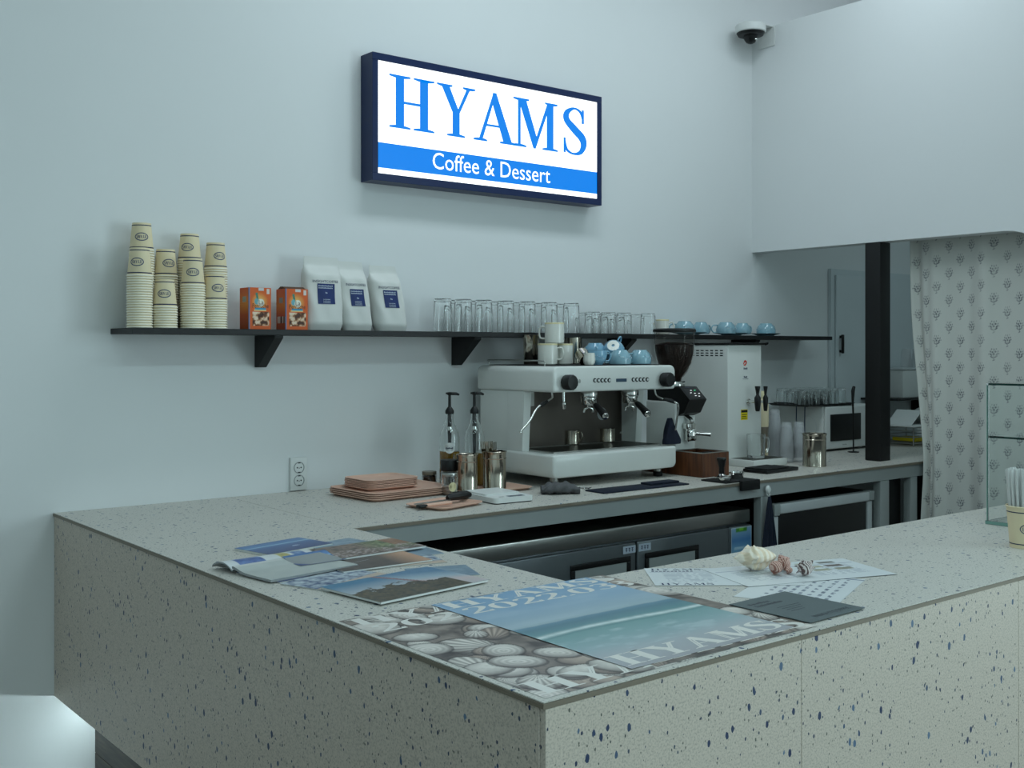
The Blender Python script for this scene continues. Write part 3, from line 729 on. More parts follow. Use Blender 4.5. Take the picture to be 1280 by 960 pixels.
def mug(name, label, x, y, z, r, hh, m='porc', rim=None, ha=0, rz=0, group=None, taper=1.0, hs=1.0):
    t = thing(name, label, 'mug', (x, y, z), rz, group)
    pr = [(.0005, 0), (r*taper-.004, 0), (r*taper, .004), (r, hh-.004), (r-.001, hh), (r-.004, hh-.001), (r*taper-.004, .008), (.0005, .007)]
    MB().lathe(pr, 28, cap=False).build('mug_body', m, t)
    if rim: MB().lathe([(r+.0004, hh-.006), (r+.0006, hh-.001), (r-.001, hh+.0007), (r-.0035, hh+.0004)], 28, cap=False).build('rim', rim, t)
    H = [(r-.002, 0, hh*.78), (r+.018*hs, 0, hh*.80), (r+.025*hs, 0, hh*.55), (r+.020*hs, 0, hh*.28), (r-.002, 0, hh*.24)]
    MB().tube([Matrix.Rotation(ha, 3, 'Z') @ Vector(p) for p in catmull(H, 5)], .0042).build('handle', m, t)
    return t
x = onY(828, 400, 3.70)[0]
mug('white_mug', 'plain white mug with cream rim between glasses and blue cups on the shelf', x, 3.70, SZ+.0004, .032, .073, 'porc', 'creamp', -.6)
# blue cups on saucers
def bluecup(label, x, y, z, r, hh, m, rot=None, ha=0, group='blue cups', inv=False, cat='cup'):
    t = thing('blue_cup', label, cat, (x, y, z), 0, group)
    pr = [(.0005, .003), (r*.50, .003), (r*.52, 0), (r*.58, 0), (r*.62, .004), (r*.86, hh*.28), (r*.99, hh*.62), (r*.97, hh*.94), (r*.96, hh), (r*.92, hh), (r*.93, hh*.62), (r*.8, hh*.30), (r*.5, .009), (.0005, .008)]
    pr2 = [(a*1.0, b) for a, b in pr]
    body = MB().lathe(pr2, 32, cap=False).build('cup_body', m, t)
    MB().lathe([(r*.965, hh-.002), (r*.955, hh+.0012), (r*.925, hh+.0012), (r*.92, hh-.002)], 32, cap=False).build('dark_rim', mat('speckled_rim', S(70, 96, 110), .3, noise=.2, nscale=200), t)
    MB().lathe([(r*.15, -.0004), (r*.50, -.0004)], 24, cap=False).build('foot_ring', 'porc', t)
    H = [(r*.93, 0, hh*.86), (r*1.25, 0, hh*.92), (r*1.48, 0, hh*.62), (r*1.32, 0, hh*.30), (r*.86, 0, hh*.26)]
    MB().tube([Matrix.Rotation(ha, 3, 'Z') @ Vector(p) for p in catmull(H, 6)], .0034).build('handle', m, t)
    q = MB()
    for k in range(5):
        aa = ha-1.5-.35*k; z0 = hh*(.45+.1*(k % 3)); rr_ = r*1.0
        q.tube([(rr_*math.cos(aa+d*.09), rr_*math.sin(aa+d*.09), z0+.004*math.sin(d*1.9+k)) for d in range(4)], .0007, 5)
    q.build('swirl_pattern', 'light', t)
    if rot is not None: t.rotation_euler = rot
    return t
def saucer(label, x, y, z, r):
    t = MB().lathe([(.0005, 0), (r*.55, 0), (r*.58, .003), (r, .012), (r+.001, .0135), (r*.97, .0135), (r*.55, .006), (.0005, .005)], 36, cap=False).build('saucer', 'aqua', None, (x, y, z))
    return tag(t, label, 'saucer', 'blue saucers on the shelf')
sc_ = []
for px in (861, 914, 957):
    sc_.append(onY(px, 417, 3.725)[0])
for i, (x, n2) in enumerate(zip(sc_, ('left saucer beside the white mug on the shelf', 'middle saucer of the blue cups on the shelf', 'right saucer nearest the shelf end'))):
    tag(saucer('pale blue '+n2, x, 3.725, SZ+.0004, .088 if i < 2 else .078), None)
for px, yy, r, ha, lab in ((855.5, 3.69, .052, 2.6, 'pale blue cup in front on the left saucer'), (876.0, 3.765, .045, -.1, 'pale blue cup behind on the left saucer with its handle right'),
                       (907.5, 3.69, .052, 2.6, 'pale blue cup in front on the middle saucer'), (928.0, 3.765, .045, -.1, 'pale blue cup behind on the middle saucer with its handle right'),
                       (957.5, 3.725, .052, .35, 'single pale blue cup on the right saucer')):
    x = onY(px, 400, yy)[0]; cc = bluecup(lab, x, yy, SZ+.0075+.060 , r, .058, 'aqua', (PI, 0, 0), -ha)

#@@MACHINE
# ================================================================ espresso machine
MX0, MX1, MY0, MY1 = 2.824, 3.533, 3.25, 3.752
t = thing('espresso_machine', 'large white two-group espresso machine on the back counter', 'espresso machine', (3.18, 3.45, CT))
def T3(mb, name, m, parent=None):
    p = parent or t; o = mb.build(name, m, p)
    if p is t: o.location = (-t.location.x, -t.location.y, -t.location.z)
    return o
def rbody(x0, x1, y0, y1, z0, z1, r, tr=.010):   # box with big rounded corners seen from the front, soft edges
    bm = bmesh.new(); bmesh.ops.create_cube(bm, size=1)
    for v in bm.verts: v.co = Vector(((x0+x1)/2+v.co.x*(x1-x0), (y0+y1)/2+v.co.y*(y1-y0), (z0+z1)/2+v.co.z*(z1-z0)))
    ed = [e for e in bm.edges if abs((e.verts[0].co-e.verts[1].co).y) > .01]
    ed = [e for e in ed if r[0 if e.verts[0].co.z > (z0+z1)/2 else 1] > 0]
    top = [e for e in ed if e.verts[0].co.z > (z0+z1)/2]; bot = [e for e in ed if e.verts[0].co.z < (z0+z1)/2]
    if r[0]: bmesh.ops.bevel(bm, geom=top, offset=r[0], segments=6, affect='EDGES', profile=.5)
    bot = [e for e in bm.edges if abs((e.verts[0].co-e.verts[1].co).y) > .01 and max(v.co.z for v in e.verts) < z0+1e-4 and (min(v.co.x for v in e.verts) < x0+1e-4 or max(v.co.x for v in e.verts) > x1-1e-4)]
    if r[1]: bmesh.ops.bevel(bm, geom=bot, offset=r[1], segments=6, affect='EDGES', profile=.5)
    fe = [e for e in bm.edges if abs(e.verts[0].co.y-e.verts[1].co.y) < 1e-5 and len(e.link_faces) == 2]
    bmesh.ops.bevel(bm, geom=fe, offset=tr, segments=3, affect='EDGES', profile=.5)
    m = MB(); m.bm(bm); return m
T3(rbody(MX0, MX1, MY0, MY1, .990, 1.083, (.010, .026)), 'base_tray', 'whitem')
hd = T3(rbody(MX0+.004, MX1-.004, MY0+.004, MY1, 1.330, 1.433, (.028, .012), .008), 'head', 'whitem')
g = MB()
for q in ((MX0+.045, MX1-.045, MY0+.05, MY0+.058), (MX0+.045, MX1-.045, MY0+.275, MY0+.283), (MX0+.045, MX0+.053, MY0+.058, MY0+.275), (MX1-.053, MX1-.045, MY0+.058, MY0+.275)): g.box(q[0], q[1], q[2], q[3], 1.0835, 1.0895)
n = 44
for k in range(n): xx = MX0+.056+(MX1-MX0-.115)*k/(n-1); g.box(xx, xx+.004, MY0+.058, MY0+.275, 1.0838, 1.0880)
T3(g, 'drip_grate', 'steel'); T3(bx(MX0+.05, MX1-.05, MY0+.056, MY0+.278, 1.0831, 1.0836), 'drip_pan', 'black')
# body behind and the side pillars
T3(bx(MX0+.012, MX1-.012, MY0+.30, MY1-.01, 1.0832, 1.3298, .004), 'rear_body', 'whitem')
for x0, x1, nm in ((MX0+.010, MX0+.046, 0), (MX1-.046, MX1-.010, 1)):
    T3(MB().prism([(MY0+.205, 1.0832), (MY0+.2995, 1.0832), (MY0+.2995, 1.3298), (MY0+.19, 1.3298)], x0, x1, 'x'), 'side_pillar', 'whitem')
T3(bx(MX0+.047, MX1-.047, MY0+.292, MY0+.2995, 1.0832, 1.3298), 'backsplash', 'splash')
b = MB(); cxx = MX1-.17
b.lathe([(.028, 0), (.028, .0006)], 28, TR(cxx, MY0+.2912, 1.215) @ R('X', 90)); T3(b, 'round_sticker', 'grey')
b = MB().lathe([(.016, 0), (.016, .0006)], 24, TR(cxx, MY0+.2904, 1.215) @ R('X', 90) @ Matrix.Scale(.6, 4, (1, 0, 0))); T3(b, 'sticker_print', 'black')
T3(bx(MX0+.075, MX0+.145, MY0+.2895, MY0+.2915, 1.262, 1.324), 'instruction_plate', 'steel')
for px_, z in ((MX0+.055, 1.125), (MX1-.055, 1.125)): T3(MB().lathe([(.006, 0), (.005, .003), (0, .004)], 12, TR(px_, MY0+.2915, z) @ R('X', 90)), 'screw', 'chrome')
# feet
for x in (MX0+.055, MX1-.055):
    for y in (MY0+.06, MY1-.06):
        f = T3(MB().lathe([(.017, .972), (.017, .992)], 20, TR(x, y, 0)), 'foot', 'steel')
        MB().lathe([(.019, .9502), (.021, .954), (.021, .968), (.018, .972)], 20, TR(x, y, 0)).build('rubber_pad', 'rubber', f)
# knobs
FY = MY0+.004
for px_, py_ in ((711, 478), (833, 474.5)):
    x, z = onY(px_, py_, FY-.02)
    T3(MB().lathe([(.020, -.002), (.022, .002), (.030, .006), (.031, .020), (.031, .040), (.027, .046), (0, .047)], 28, TR(x, FY, z) @ R('X', 90), mod=lambda a, z: 1+.02*math.cos(a*14) if z > .004 else 1), 'steam_knob', 'black')
x, z = onY(724.5, 476.5, FY)
T3(MB().lathe([(.006, 0), (.006, .0008)], 16, TR(x, FY, z) @ R('X', 90) @ Matrix.Scale(1.4, 4, (0, 1, 0))), 'emblem', 'steel')
for pa, pb, py_ in ((743.5, 761.5, 475.5), (791.5, 809, 474.5)):
    for k in range(5):
        x, z = onY(pa+(pb-pa)*k/4, py_-.2*k/4, FY)
        q = T3(MB().lathe([(.0095, 0), (.0095, .0015), (.008, .002)], 20, TR(x, FY, z) @ R('X', 90)), 'button', 'black')
        o = MB().lathe([(.0055, 0), (.0055, .0005)], 14, TR(x+.0015, FY-.0022, z) @ R('X', 90)); o.build('button_print', 'whitep', q)
xa, za = onY(770, 477.5, FY); xb, zb_ = onY(783.2, 473, FY)
T3(bx(xa, xb, FY-.0014, FY, za, zb_, .0008, 1), 'display', 'display')
# groups and portafilters
for px_ in (736, 787.5):
    GY = MY0+.13; x = onY(px_, 495, GY)[0]
    gr = T3(MB().lathe([(.036, 1.2985), (.037, 1.302), (.037, 1.320), (.034, 1.3295)], 30, TR(x, GY, 0)), 'group_head', 'chrome')
    MB().lathe([(.030, 1.268), (.033, 1.272), (.033, 1.298)], 30, TR(x, GY, 0)).build('filter_basket', 'chrome', gr)
    ca = TR(x, GY, 1.288) @ R('Z', -20) @ R('X', 9)
    MB().tube([(0, -.030, 0), (0, -.055, -.002), (0, -.075, -.006)], [.008, .008, .009], 12, ca).build('neck', 'chrome', gr)
    MB().tube([(0, -.072, -.006), (0, -.09, -.009), (0, -.13, -.017), (0, -.165, -.026), (0, -.180, -.030)], [.010, .013, .0135, .016, .0155], 14, ca).build('portafilter_handle', 'black', gr)
    MB().lathe([(.0145, 0), (.0125, .004), (0, .006)], 18, ca @ TR(0, -.181, -.0305) @ R('X', 104)).build('handle_cap', 'chrome', gr)
    s_ = MB(); s_.tube([(0, 0, -.018), (0, 0, -.030)], .010, 12, ca)
    s_.tube([(-.020, -.002, -.052), (-.018, -.002, -.038), (0, 0, -.030), (.018, -.002, -.038), (.020, -.002, -.052)], .006, 10, ca); s_.build('spout', 'chrome', gr)
# hot water spout
x = onY(704.5, 500, MY0+.09)[0]
sp = T3(MB().tube([(x, MY0+.09, 1.3299), (x, MY0+.09, 1.300), (x, MY0+.088, 1.285)], [.006, .006, .005], 12), 'water_spout', 'chrome')
MB().lathe([(.006, 0), (.008, .003), (.008, .024), (.005, .027)], 14, TR(x, MY0+.087, 1.258)).build('nozzle', 'chrome', sp)
# steam wands
wx, wz = onY(687, 494, MY0+.03)
sw = T3(MB().tube(catmull([(MX0+.045, MY0+.06, 1.3299), (MX0+.042, MY0+.055, 1.308), (MX0+.015, MY0+.045, 1.298), (MX0-.06, MY0+.025, 1.272), (MX0-.11, MY0+.01, 1.225), (MX0-.160, MY0+.0, 1.190), (MX0-.168, MY0-.002, 1.180)], 6), .0042, 10), 'steam_wand', 'chrome')
MB().tube([(MX0+.005, MY0+.043, 1.295), (MX0-.022, MY0+.035, 1.286), (MX0-.040, MY0+.030, 1.280)], [.006, .009, .007], 12).build('grip', 'black', sw)
sw = T3(MB().tube(catmull([(MX1-.075, MY0+.06, 1.3299), (MX1-.072, MY0+.05, 1.30), (MX1-.06, MY0+.02, 1.287), (MX1-.02, MY0-.01, 1.272), (MX1+.0, MY0-.01, 1.255), (MX1+.002, MY0+.0, 1.20), (MX1+.002, MY0+.01, 1.15)], 6), .0042, 10), 'steam_wand', 'chrome')
MB().tube([(MX1-.062, MY0+.022, 1.288), (MX1-.035, MY0+.002, 1.279), (MX1-.018, MY0-.008, 1.271)], [.006, .009, .006], 12).build('grip', 'black', sw)
# cup rail on the roof
r = MB(); zr = 1.455
r.tube(catmull([(MX0+.03, MY1-.05, 1.433), (MX0+.03, MY1-.05, zr-.006), (MX0+.03, MY1-.06, zr), (MX0+.03, MY0+.20, zr), (MX0+.03, MY0+.10, zr), (MX0+.032, MY0+.09, zr-.008), (MX0+.032, MY0+.09, 1.433)], 5), .0028, 8)
r.tube([(MX0+.03, MY1-.051, zr), (MX1-.03, MY1-.051, zr)], .0028, 8)
r.tube([(MX1-.03, MY1-.051, 1.433), (MX1-.03, MY1-.051, zr), (MX1-.03, MY0+.3, zr), (MX1-.03, MY0+.3, 1.433)], .0028, 8)
T3(r, 'cup_rail', 'steel')
T3(bx(MX0+.045, MX1-.045, MY0+.06, MY1-.03, 1.4332, 1.4362, .001, 1), 'cup_mat', 'rubber')
RZ = 1.4365
# cloth on the wand
vs = []; fs = []; nn = 20; mm = 12
for j in range(mm+1):
    v = j/mm; hw = .012+.040*v**.9*(1-.25*max(0, v-.85)/.15); hd_ = .010+.020*v
    for k in range(nn):
        a = 2*PI*k/nn; q = 1+.16*math.sin(3*a+4*v)+.08*math.sin(7*a)
        vs.append((hw*math.cos(a)*q+.004*v, hd_*math.sin(a)*q, .112-.112*v))
for j in range(mm):
    for k in range(nn): fs.append((j*nn+k, j*nn+(k+1) % nn, (j+1)*nn+(k+1) % nn, (j+1)*nn+k))
fs += [tuple(range(nn)), tuple(mm*nn+k for k in range(nn))]
x, z = onY(816.5, 552, MY0+.035)
tag(MB().add(vs, fs).build('bar_cloth', 'navyc', None, (MX1-.004, MY0+.036, 1.0895), ang=70), 'dark cloth draped over the right steam wand of the espresso machine', 'cloth')
# shot jugs on the grate
def jug(name, label, x, y, z, r, hh, sp_=0, group=None, m='can', cat='jug'):
    t = thing(name, label, cat, (x, y, z), 0, group)
    MB().lathe([(.0005, 0), (r-.002, 0), (r, .002), (r*.97, hh*.6), (r, hh), (r-.0015, hh), (r*.95, hh*.6), (r-.003, .003), (.0005, .003)], 28, cap=False).build('jug_body', m, t)
    H = [(r*.95, 0, hh*.85), (r+.016, 0, hh*.86), (r+.019, 0, hh*.5), (r+.010, 0, hh*.25), (r*.95, 0, hh*.24)]
    MB().tube([Matrix.Rotation(sp_, 3, 'Z') @ Vector(p) for p in catmull(H, 5)], .0024).build('handle', m, t)
    return t
for px_, py_, lab, a in ((714.5, 558, 'small steel jug on the drip tray under the left group', -1.35), (758.5, 555, 'small steel jug on the drip tray under the right group', .5)):
    x, y = onZ(px_, py_-3, 1.0897); jug('steel_jug', lab, x, y, 1.0897, .037, .060, a, 'small steel jugs on the drip tray')
# things on the roof of the machine
def at_roof(px_, Y): return onY(px_, 445, Y)[0]
tb = thing('steel_tumbler', 'tall flared steel shaker on top of the espresso machine at the left', 'shaker', (at_roof(664, 3.62), 3.62, RZ))
MB().lathe([(.0005, 0), (.030, 0), (.032, .003), (.032, .04), (.0335, .042), (.034, .085), (.036, .115), (.042, .125), (.0425, .1265), (.040, .126), (.034, .113), (.031, .005), (.0005, .004)], 30, cap=False).build('shaker_body', 'can', tb)
m1x, m2x = at_roof(684.5, 3.50), at_roof(709.5, 3.50)
mug('stacked_mug', 'lower left white mug with cream rim on the espresso machine', m1x, 3.50, RZ, .0415, .088, 'porc', 'creamp', -.85, 0, 'white mugs on the espresso machine')
mug('stacked_mug', 'lower right white mug with cream rim on the espresso machine', m1x+.092, 3.505, RZ, .0415, .088, 'porc', 'creamp', 3.6, 0, 'white mugs on the espresso machine')
mug('stacked_mug', 'white mug with cream rim stacked on top of two other mugs', m1x+.043, 3.505, RZ+.0892, .0415, .088, 'porc', 'creamp', 2.2, 0, 'white mugs on the espresso machine')
x = at_roof(716, 3.66); j_ = jug('steel_jug', 'tall steel jug behind the white mugs on the espresso machine', x, 3.66, RZ, .040, .118, 1.9, None)
tj = jug('steel_jug', 'tilted steel jug with its grey base showing beside the white creamer', at_roof(726, 3.40)+.004, 3.40, RZ+.046, .029, .062, 2.2, None)
tj.rotation_euler = (math.radians(118), math.radians(0), math.radians(-20))
t2 = thing('creamer', 'tiny white fluted creamer on the edge of the espresso machine roof', 'creamer', (at_roof(736.5, 3.335), 3.335, RZ))
MB().lathe([(.0005, 0), (.018, 0), (.0235, .008), (.0255, .022), (.023, .040), (.0225, .050), (.021, .050), (.0215, .040), (.0235, .022), (.017, .004), (.0005, .003)], 40, cap=False, mod=lambda a, z: 1+.03*math.cos(a*10)).build('creamer_body', 'porc', t2)
MB().tube([(-.020, -.004, .046), (-.027, -.005, .056), (-.024, -.005, .051)], [.005, .003, .004], 8).build('spout', 'porc', t2)
MB().tube(catmull([(.020, .002, .044), (.032, .002, .042), (.030, .002, .020), (.021, .002, .016)], 4), .0025).build('handle', 'porc', t2)
x = at_roof(747, 3.44); cc = bluecup('blue cup standing upright with handle right, middle of the roof of the espresso machine', at_roof(746, 3.36), 3.36, RZ, .043, .060, 'aqua2', None, -.3)
cc = bluecup('blue cup upside down at the back left of the blue cups on the machine', at_roof(744, 3.48), 3.48, RZ+.092, .050, .062, 'aqua2', (PI, 0, .2), 2.4)
cc = bluecup('blue cup upside down in the middle of the machine roof under the tilted cup', at_roof(775, 3.37), 3.37, RZ+.062, .050, .060, 'aqua', (PI, 0, .4), -2.2)
cc = bluecup('blue cup upside down nearest the right end of the machine roof', at_roof(800, 3.37), 3.37, RZ+.062, .050, .060, 'aqua', (PI, 0, .9), -2.2)
xt, zt_ = onY(765.5, 433, 3.40)
cc = bluecup('tilted blue cup showing its white base ring, resting on the other blue cups', xt, 3.395, zt_+.004, .048, .060, 'aqua2', Vector((-.62, -.55, .56)).to_track_quat('-Z', 'Y').to_euler(), 2.0)
MB().lathe([(.018, -.0006), (.026, -.0006)], 24, cap=False).build('pale_base', 'porc', cc)

# ================================================================ knock box, grinder, boiler
t = thing('knock_box', 'red-brown wooden knock box between espresso machine and boiler', 'box', (3.575, 3.139, CT))
w_, dpt, hh = .172, .37, .103
b = MB(); b.box(0, w_, 0, .012, .0003, hh, .001, 1); b.box(0, w_, dpt-.012, dpt, .0003, hh, .001, 1); b.box(0, .012, .0121, dpt-.0121, .0003, hh, .001, 1); b.box(w_-.012, w_, .0121, dpt-.0121, .0003, hh, .001, 1); b.box(.012, w_-.012, .18, dpt-.012, hh-.012, hh)
b.box(.012, w_-.012, .012, dpt-.012, .0005, .008)
b.build('drawer_box', 'walnut', t)
b = MB(); b.box(.001, w_-.001, .001, .010, hh+.0002, hh+.003); b.box(.001, .010, .010, .175, hh+.0002, hh+.003); b.box(w_-.010, w_-.001, .010, .175, hh+.0002, hh+.003); b.box(.001, w_-.001, .175, .182, hh+.0002, hh+.003); b.build('steel_rim', 'steel', t)
MB().tube([(.014, .09, hh-.012), (w_-.014, .09, hh-.012)], .009, 12).build('knock_bar', 'rubber', t)
bx(.013, w_-.013, .013, .178, hh-.045, hh-.04).build('bin', 'black', t)

GZ = 1.054
t = thing('coffee_grinder', 'coffee grinder with bean-filled hopper, black head and white body', 'grinder', (3.67, 3.40, GZ))
bx(-.070, .062, -.080, .100, 0, .215, .006).build('housing', 'whitem', t)
hd_ = MB().prism([(.100, .281), (-.095, .281), (-.155, .226), (-.120, .166), (-.080, .151), (-.055, .2165), (.100, .2165)], -.060, .052, 'x').build('head', 'black', t)
Tm = TR(0, -.125, .2535) @ R('X', -137.5+180)   # plate on the slanted face
q = MB(); q.add([(-.05, -.0952, .2812), (.042, -.0952, .2812), (.042, -.152, .2292), (-.05, -.152, .2292)], [(0, 3, 2, 1)]); q.v = [(a, b-.0006, c+.0008) for a, b, c in q.v]; q.build('touch_panel', 'dark', t)
def onslant(u, v): return (-.045+u*.082, -.0965-.0545*v-.0009, .2812-.050*v+.0016)
for (u, v, m_) in ((.45, .35, 'wled'), (.75, .35, 'green'), (.30, .55, 'wled'), (.58, .60, 'wled'), (.90, .62, 'wled'), (.50, .80, 'wled'), (.74, .85, 'wled')):
    p = onslant(u, v); MB().box(p[0]-.0032, p[0]+.0032, p[1]-.002, p[1]+.002, p[2]-.0012, p[2]+.0008).build('key_light', m_, t)
for k in range(5): p = onslant(.12+.13*k, .1); MB().box(p[0], p[0]+.008, p[1]-.001, p[1]+.001, p[2]-.0005, p[2]+.0006).build('logo_mark', 'inkg', t)
c_ = MB().lathe([(.045, .281), (.048, .284), (.048, .290), (.036, .292), (.034, .300)], 30, TR(.0, -.010, 0)); c_.build('collar', 'chrome', t)
MB().tube([(.046, -.01, .298), (.066, -.012, .300)], .003).build('slide', 'black', t)
hp = MB().lathe([(.033, .300), (.036, .318), (.058, .345), (.078, .385), (.088, .43), (.091, .475), (.092, .524), (.0905, .524), (.0895, .475), (.0865, .43), (.0765, .386), (.0565, .346), (.034, .319), (.031, .301)], 40, TR(0, -.010, 0), cap=False).build('hopper', 'hopper', t)
MB().lathe([(.0005, .303), (.029, .303), (.0325, .319), (.055, .347), (.0745, .387), (.0845, .43), (.087, .468), (.075, .474), (.04, .480), (.0005, .478)], 40, TR(0, -.010, 0), cap=False).build('beans', 'beans', t)
MB().lathe([(.095, .5245), (.097, .527), (.097, .536), (.090, .541), (.0005, .542), ], 40, TR(0, -.010, 0)).build('lid', 'black', t)
f = MB(); f.tube([(.0, -.075, .150), (.0, -.105, .135), (.0, -.115, .120)], .012, 14); f.tube([(-.02, -.10, .10), (-.02, -.10, .045), (-.005, -.10, .04)], .005, 10); f.tube([(.020, -.10, .10), (.020, -.10, .045), (.005, -.10, .04)], .005, 10)
f.box(-.026, .026, -.115, -.0805, .092, .118, .004); f.tube([(.0, -.115, .075), (.03, -.165, .072), (.045, -.185, .071)], [.008, .008, .010], 12); f.lathe([(.024, .042), (.026, .045), (.026, .085), (.024, .088)], 26, TR(0, -.108, 0))
f.build('dosing_fork', 'chrome', t)

t = thing('water_boiler', 'tall white hot water dispenser beside the grinder', 'boiler', (4.05, 3.40, CT))
W, D, HH = .250, .36, .573
bx(0, W, 0, D, .012, HH, .004).build('casing', 'whitem', t)
v = MB()
for row in range(3):
    for k in range(9): v.box(-.0006, -.0001, .030+k*.030, .048+k*.030, HH-.050+row*.012-.004, HH-.050+row*.012+.001)
v.build('vents', 'black', t)
bx(-.006, W+.012, -.012, D-.10, HH+.0004, HH+.010, .003).build('top_mat', 'rubber', t)
MB().tube(catmull([(W+.010, -.012, HH+.006), (W+.022, -.020, HH+.010), (W+.026, -.014, HH+.004), (W+.018, -.006, HH+.001)], 5), .004).build('mat_loop', 'rubber', t)
tr_ = MB(); tr_.box(0, W, -.154, -.0005, .0003, .034, .003, 2); tr_.build('drip_tray', 'whitem', t)
g = MB(); g.box(.012, W-.012, -.142, -.010, .0342, .0352)
for k in range(14): g.box(.018+k*.0163, .024+k*.0163, -.138, -.014, .0353, .037)
g.build('drip_grate', 'steel', t)
for (fx_, fz, sc2) in ((.148, .300, 1.12), (.222, .298, .9)):
    b = MB(); b.tube([(fx_, -.0005, fz), (fx_, -.045*sc2, fz)], .007*sc2, 12); b.lathe([(.013*sc2, 0), (.013*sc2, .004)], 16, TR(fx_, -.001, fz) @ R('X', 90))
    tp = b.build('tap_pipe', 'chrome', t)
    b = MB(); b.lathe([(.008*sc2, -.045), (.010*sc2, -.040), (.012*sc2, -.02), (.014*sc2, .0), (.014*sc2, .02), (.009*sc2, .028), (.006*sc2, .034), (.008*sc2, .05), (.012*sc2, .072), (.011*sc2, .075)], 18, TR(fx_, -.052*sc2, fz)); b.build('tap', 'black', tp)
bx(.095, .145, -.0008, -.0001, .212, .262).build('warning_sticker', 'yellow', t)
q = MB(); q.box(.097, .143, -.0013, -.0009, .248, .259); q.box(.101, .139, -.0013, -.0009, .236, .239); q.box(.101, .135, -.0013, -.0009, .227, .230); q.box(.101, .137, -.0013, -.0009, .218, .221); q.build('sticker_print', 'black', t)
q = MB(); rp = ribbon([(-.012, -.004, .004), (-.004, .008, .007), (.006, .004, .006), (.0, -.006, .006), (-.01, -.008, .004)], 4)
for p in rp: q.add([(.128+a*1.2, -.0012, .485+b*1.2) for a, b in p], [(0, 1, 2, 3)])
q.build('flame_logo', 'red', t)
q = MB(); marks(q, 4, .009, lambda u, v: (.115+u, -.0012, .455+v), .030); marks(q, 4, .008, lambda u, v: (.117+u, -.0012, .415+v), .026); q.box(.108, .150, -.0012, -.0008, .408, .4095); q.build('lettering', 'ink', t)

t = thing('beer_mug', 'clear glass mug with handle on the drip tray of the boiler', 'glass', (4.165, 3.325, CT+.0372))
MB().lathe([(.0005, 0), (.040, 0), (.042, .003), (.044, .11), (.0425, .111), (.0395, .012), (.0005, .010)], 30, cap=False).build('glass_body', 'glass', t)
MB().tube(catmull([(.042, -.01, .092), (.070, -.015, .090), (.074, -.016, .055), (.064, -.014, .025), (.041, -.01, .022)], 5), .0045).build('handle', 'glass', t)

t = thing('sauce_bottle', 'cream squeeze bottle half hidden behind the boiler', 'bottle', (4.555, 3.60, CT))
MB().lathe([(.0005, .0003), (.034, .0003), (.036, .006), (.036, .26), (.030, .29), (.022, .300), (.0005, .301)], 26, cap=False).build('bottle_body', 'cream', t)
MB().lathe([(.024, .3012), (.024, .330), (.020, .336), (.0005, .336)], 24, cap=False).build('cap', 'creamp', t)
MB().lathe([(.0365, .04), (.0368, .042), (.0368, .15), (.0365, .152)], 26, cap=False).build('label_band', 'trim', t)

# clear plastic cup stacks
def petcup():
    t = thing('plastic_cup', 'x', 'cup'); H, r0, r1 = .115, .0345, .024
    MB().lathe([(r0+.002, 0), (r0+.0025, .0015), (r0, .003), (r1, H-.003), (r1-.002, H), (.0005, H-.004), (r1-.003, H-.003), (r0-.0012, .003)], 22, cap=False).build('cup_wall', 'pet', t); return t
pc = petcup(); firstp = True
for (x, y, n, nm) in ((4.430, 3.42, 13, 'tallest plastic stack behind the boiler'), (4.385, 3.315, 8, 'plastic stack beside the boiler tray'), (4.462, 3.300, 8, 'plastic stack behind the steel canister')):
    for k in range(n):
        loc = (x, y, CT+.0004+k*.0115); lab = 'clear cup, %s from bottom, %s' % (nth(k), nm); g = 'clear plastic cups: '+nm
        if firstp: pc.location = loc; pc['label'] = lab; pc['group'] = g; firstp = False
        else: dup(pc, loc, 0, lab, g)

def canister(label, x, y, z, r, hh, lipr=.003, group='steel canisters'):
    t = thing('steel_canister', label, 'canister', (x, y, z), 0, group)
    MB().lathe([(.0005, 0), (r+.001, 0), (r+.001, .006), (r, .008), (r, hh-.012), (r+.001, hh-.010), (r+lipr, hh-.001), (r+lipr-.001, hh), (r-.001, hh-.003), (r-.0015, .004), (.0005, .003)], 34, cap=False).build('canister_body', 'can', t)
    MB().lathe([(r+.0005, hh-.030), (r+.0018, hh-.028), (r+.0005, hh-.026)], 34, cap=False).build('bead', 'can', t)
    return t
canister('steel canister standing alone beside the plastic cup stacks', 4.352, 3.130, CT+.0003, .054, .155, .004)
# black scale
t = thing('coffee_scale', 'flat black coffee scale in front of the boiler', 'scale', (4.02, 3.125, CT), math.radians(4))
bx(-.125, .125, -.065, .065, .0003, .016, .004).build('base', 'black', t); bx(-.118, .055, -.060, .060, .0165, .0215, .002).build('weighing_plate', 'rubber', t); bx(.065, .115, -.045, .045, .0161, .0168).build('display', 'dark', t)
cb = MB().tube(catmull([(3.885, 3.17, .954), (3.83, 3.17, .953), (3.79, 3.19, .953), (3.765, 3.23, .953), (3.79, 3.30, .953)], 6), .0028).build('cable', 'black')
tag(cb, 'thin black cable running left from the black coffee scale', 'cable')

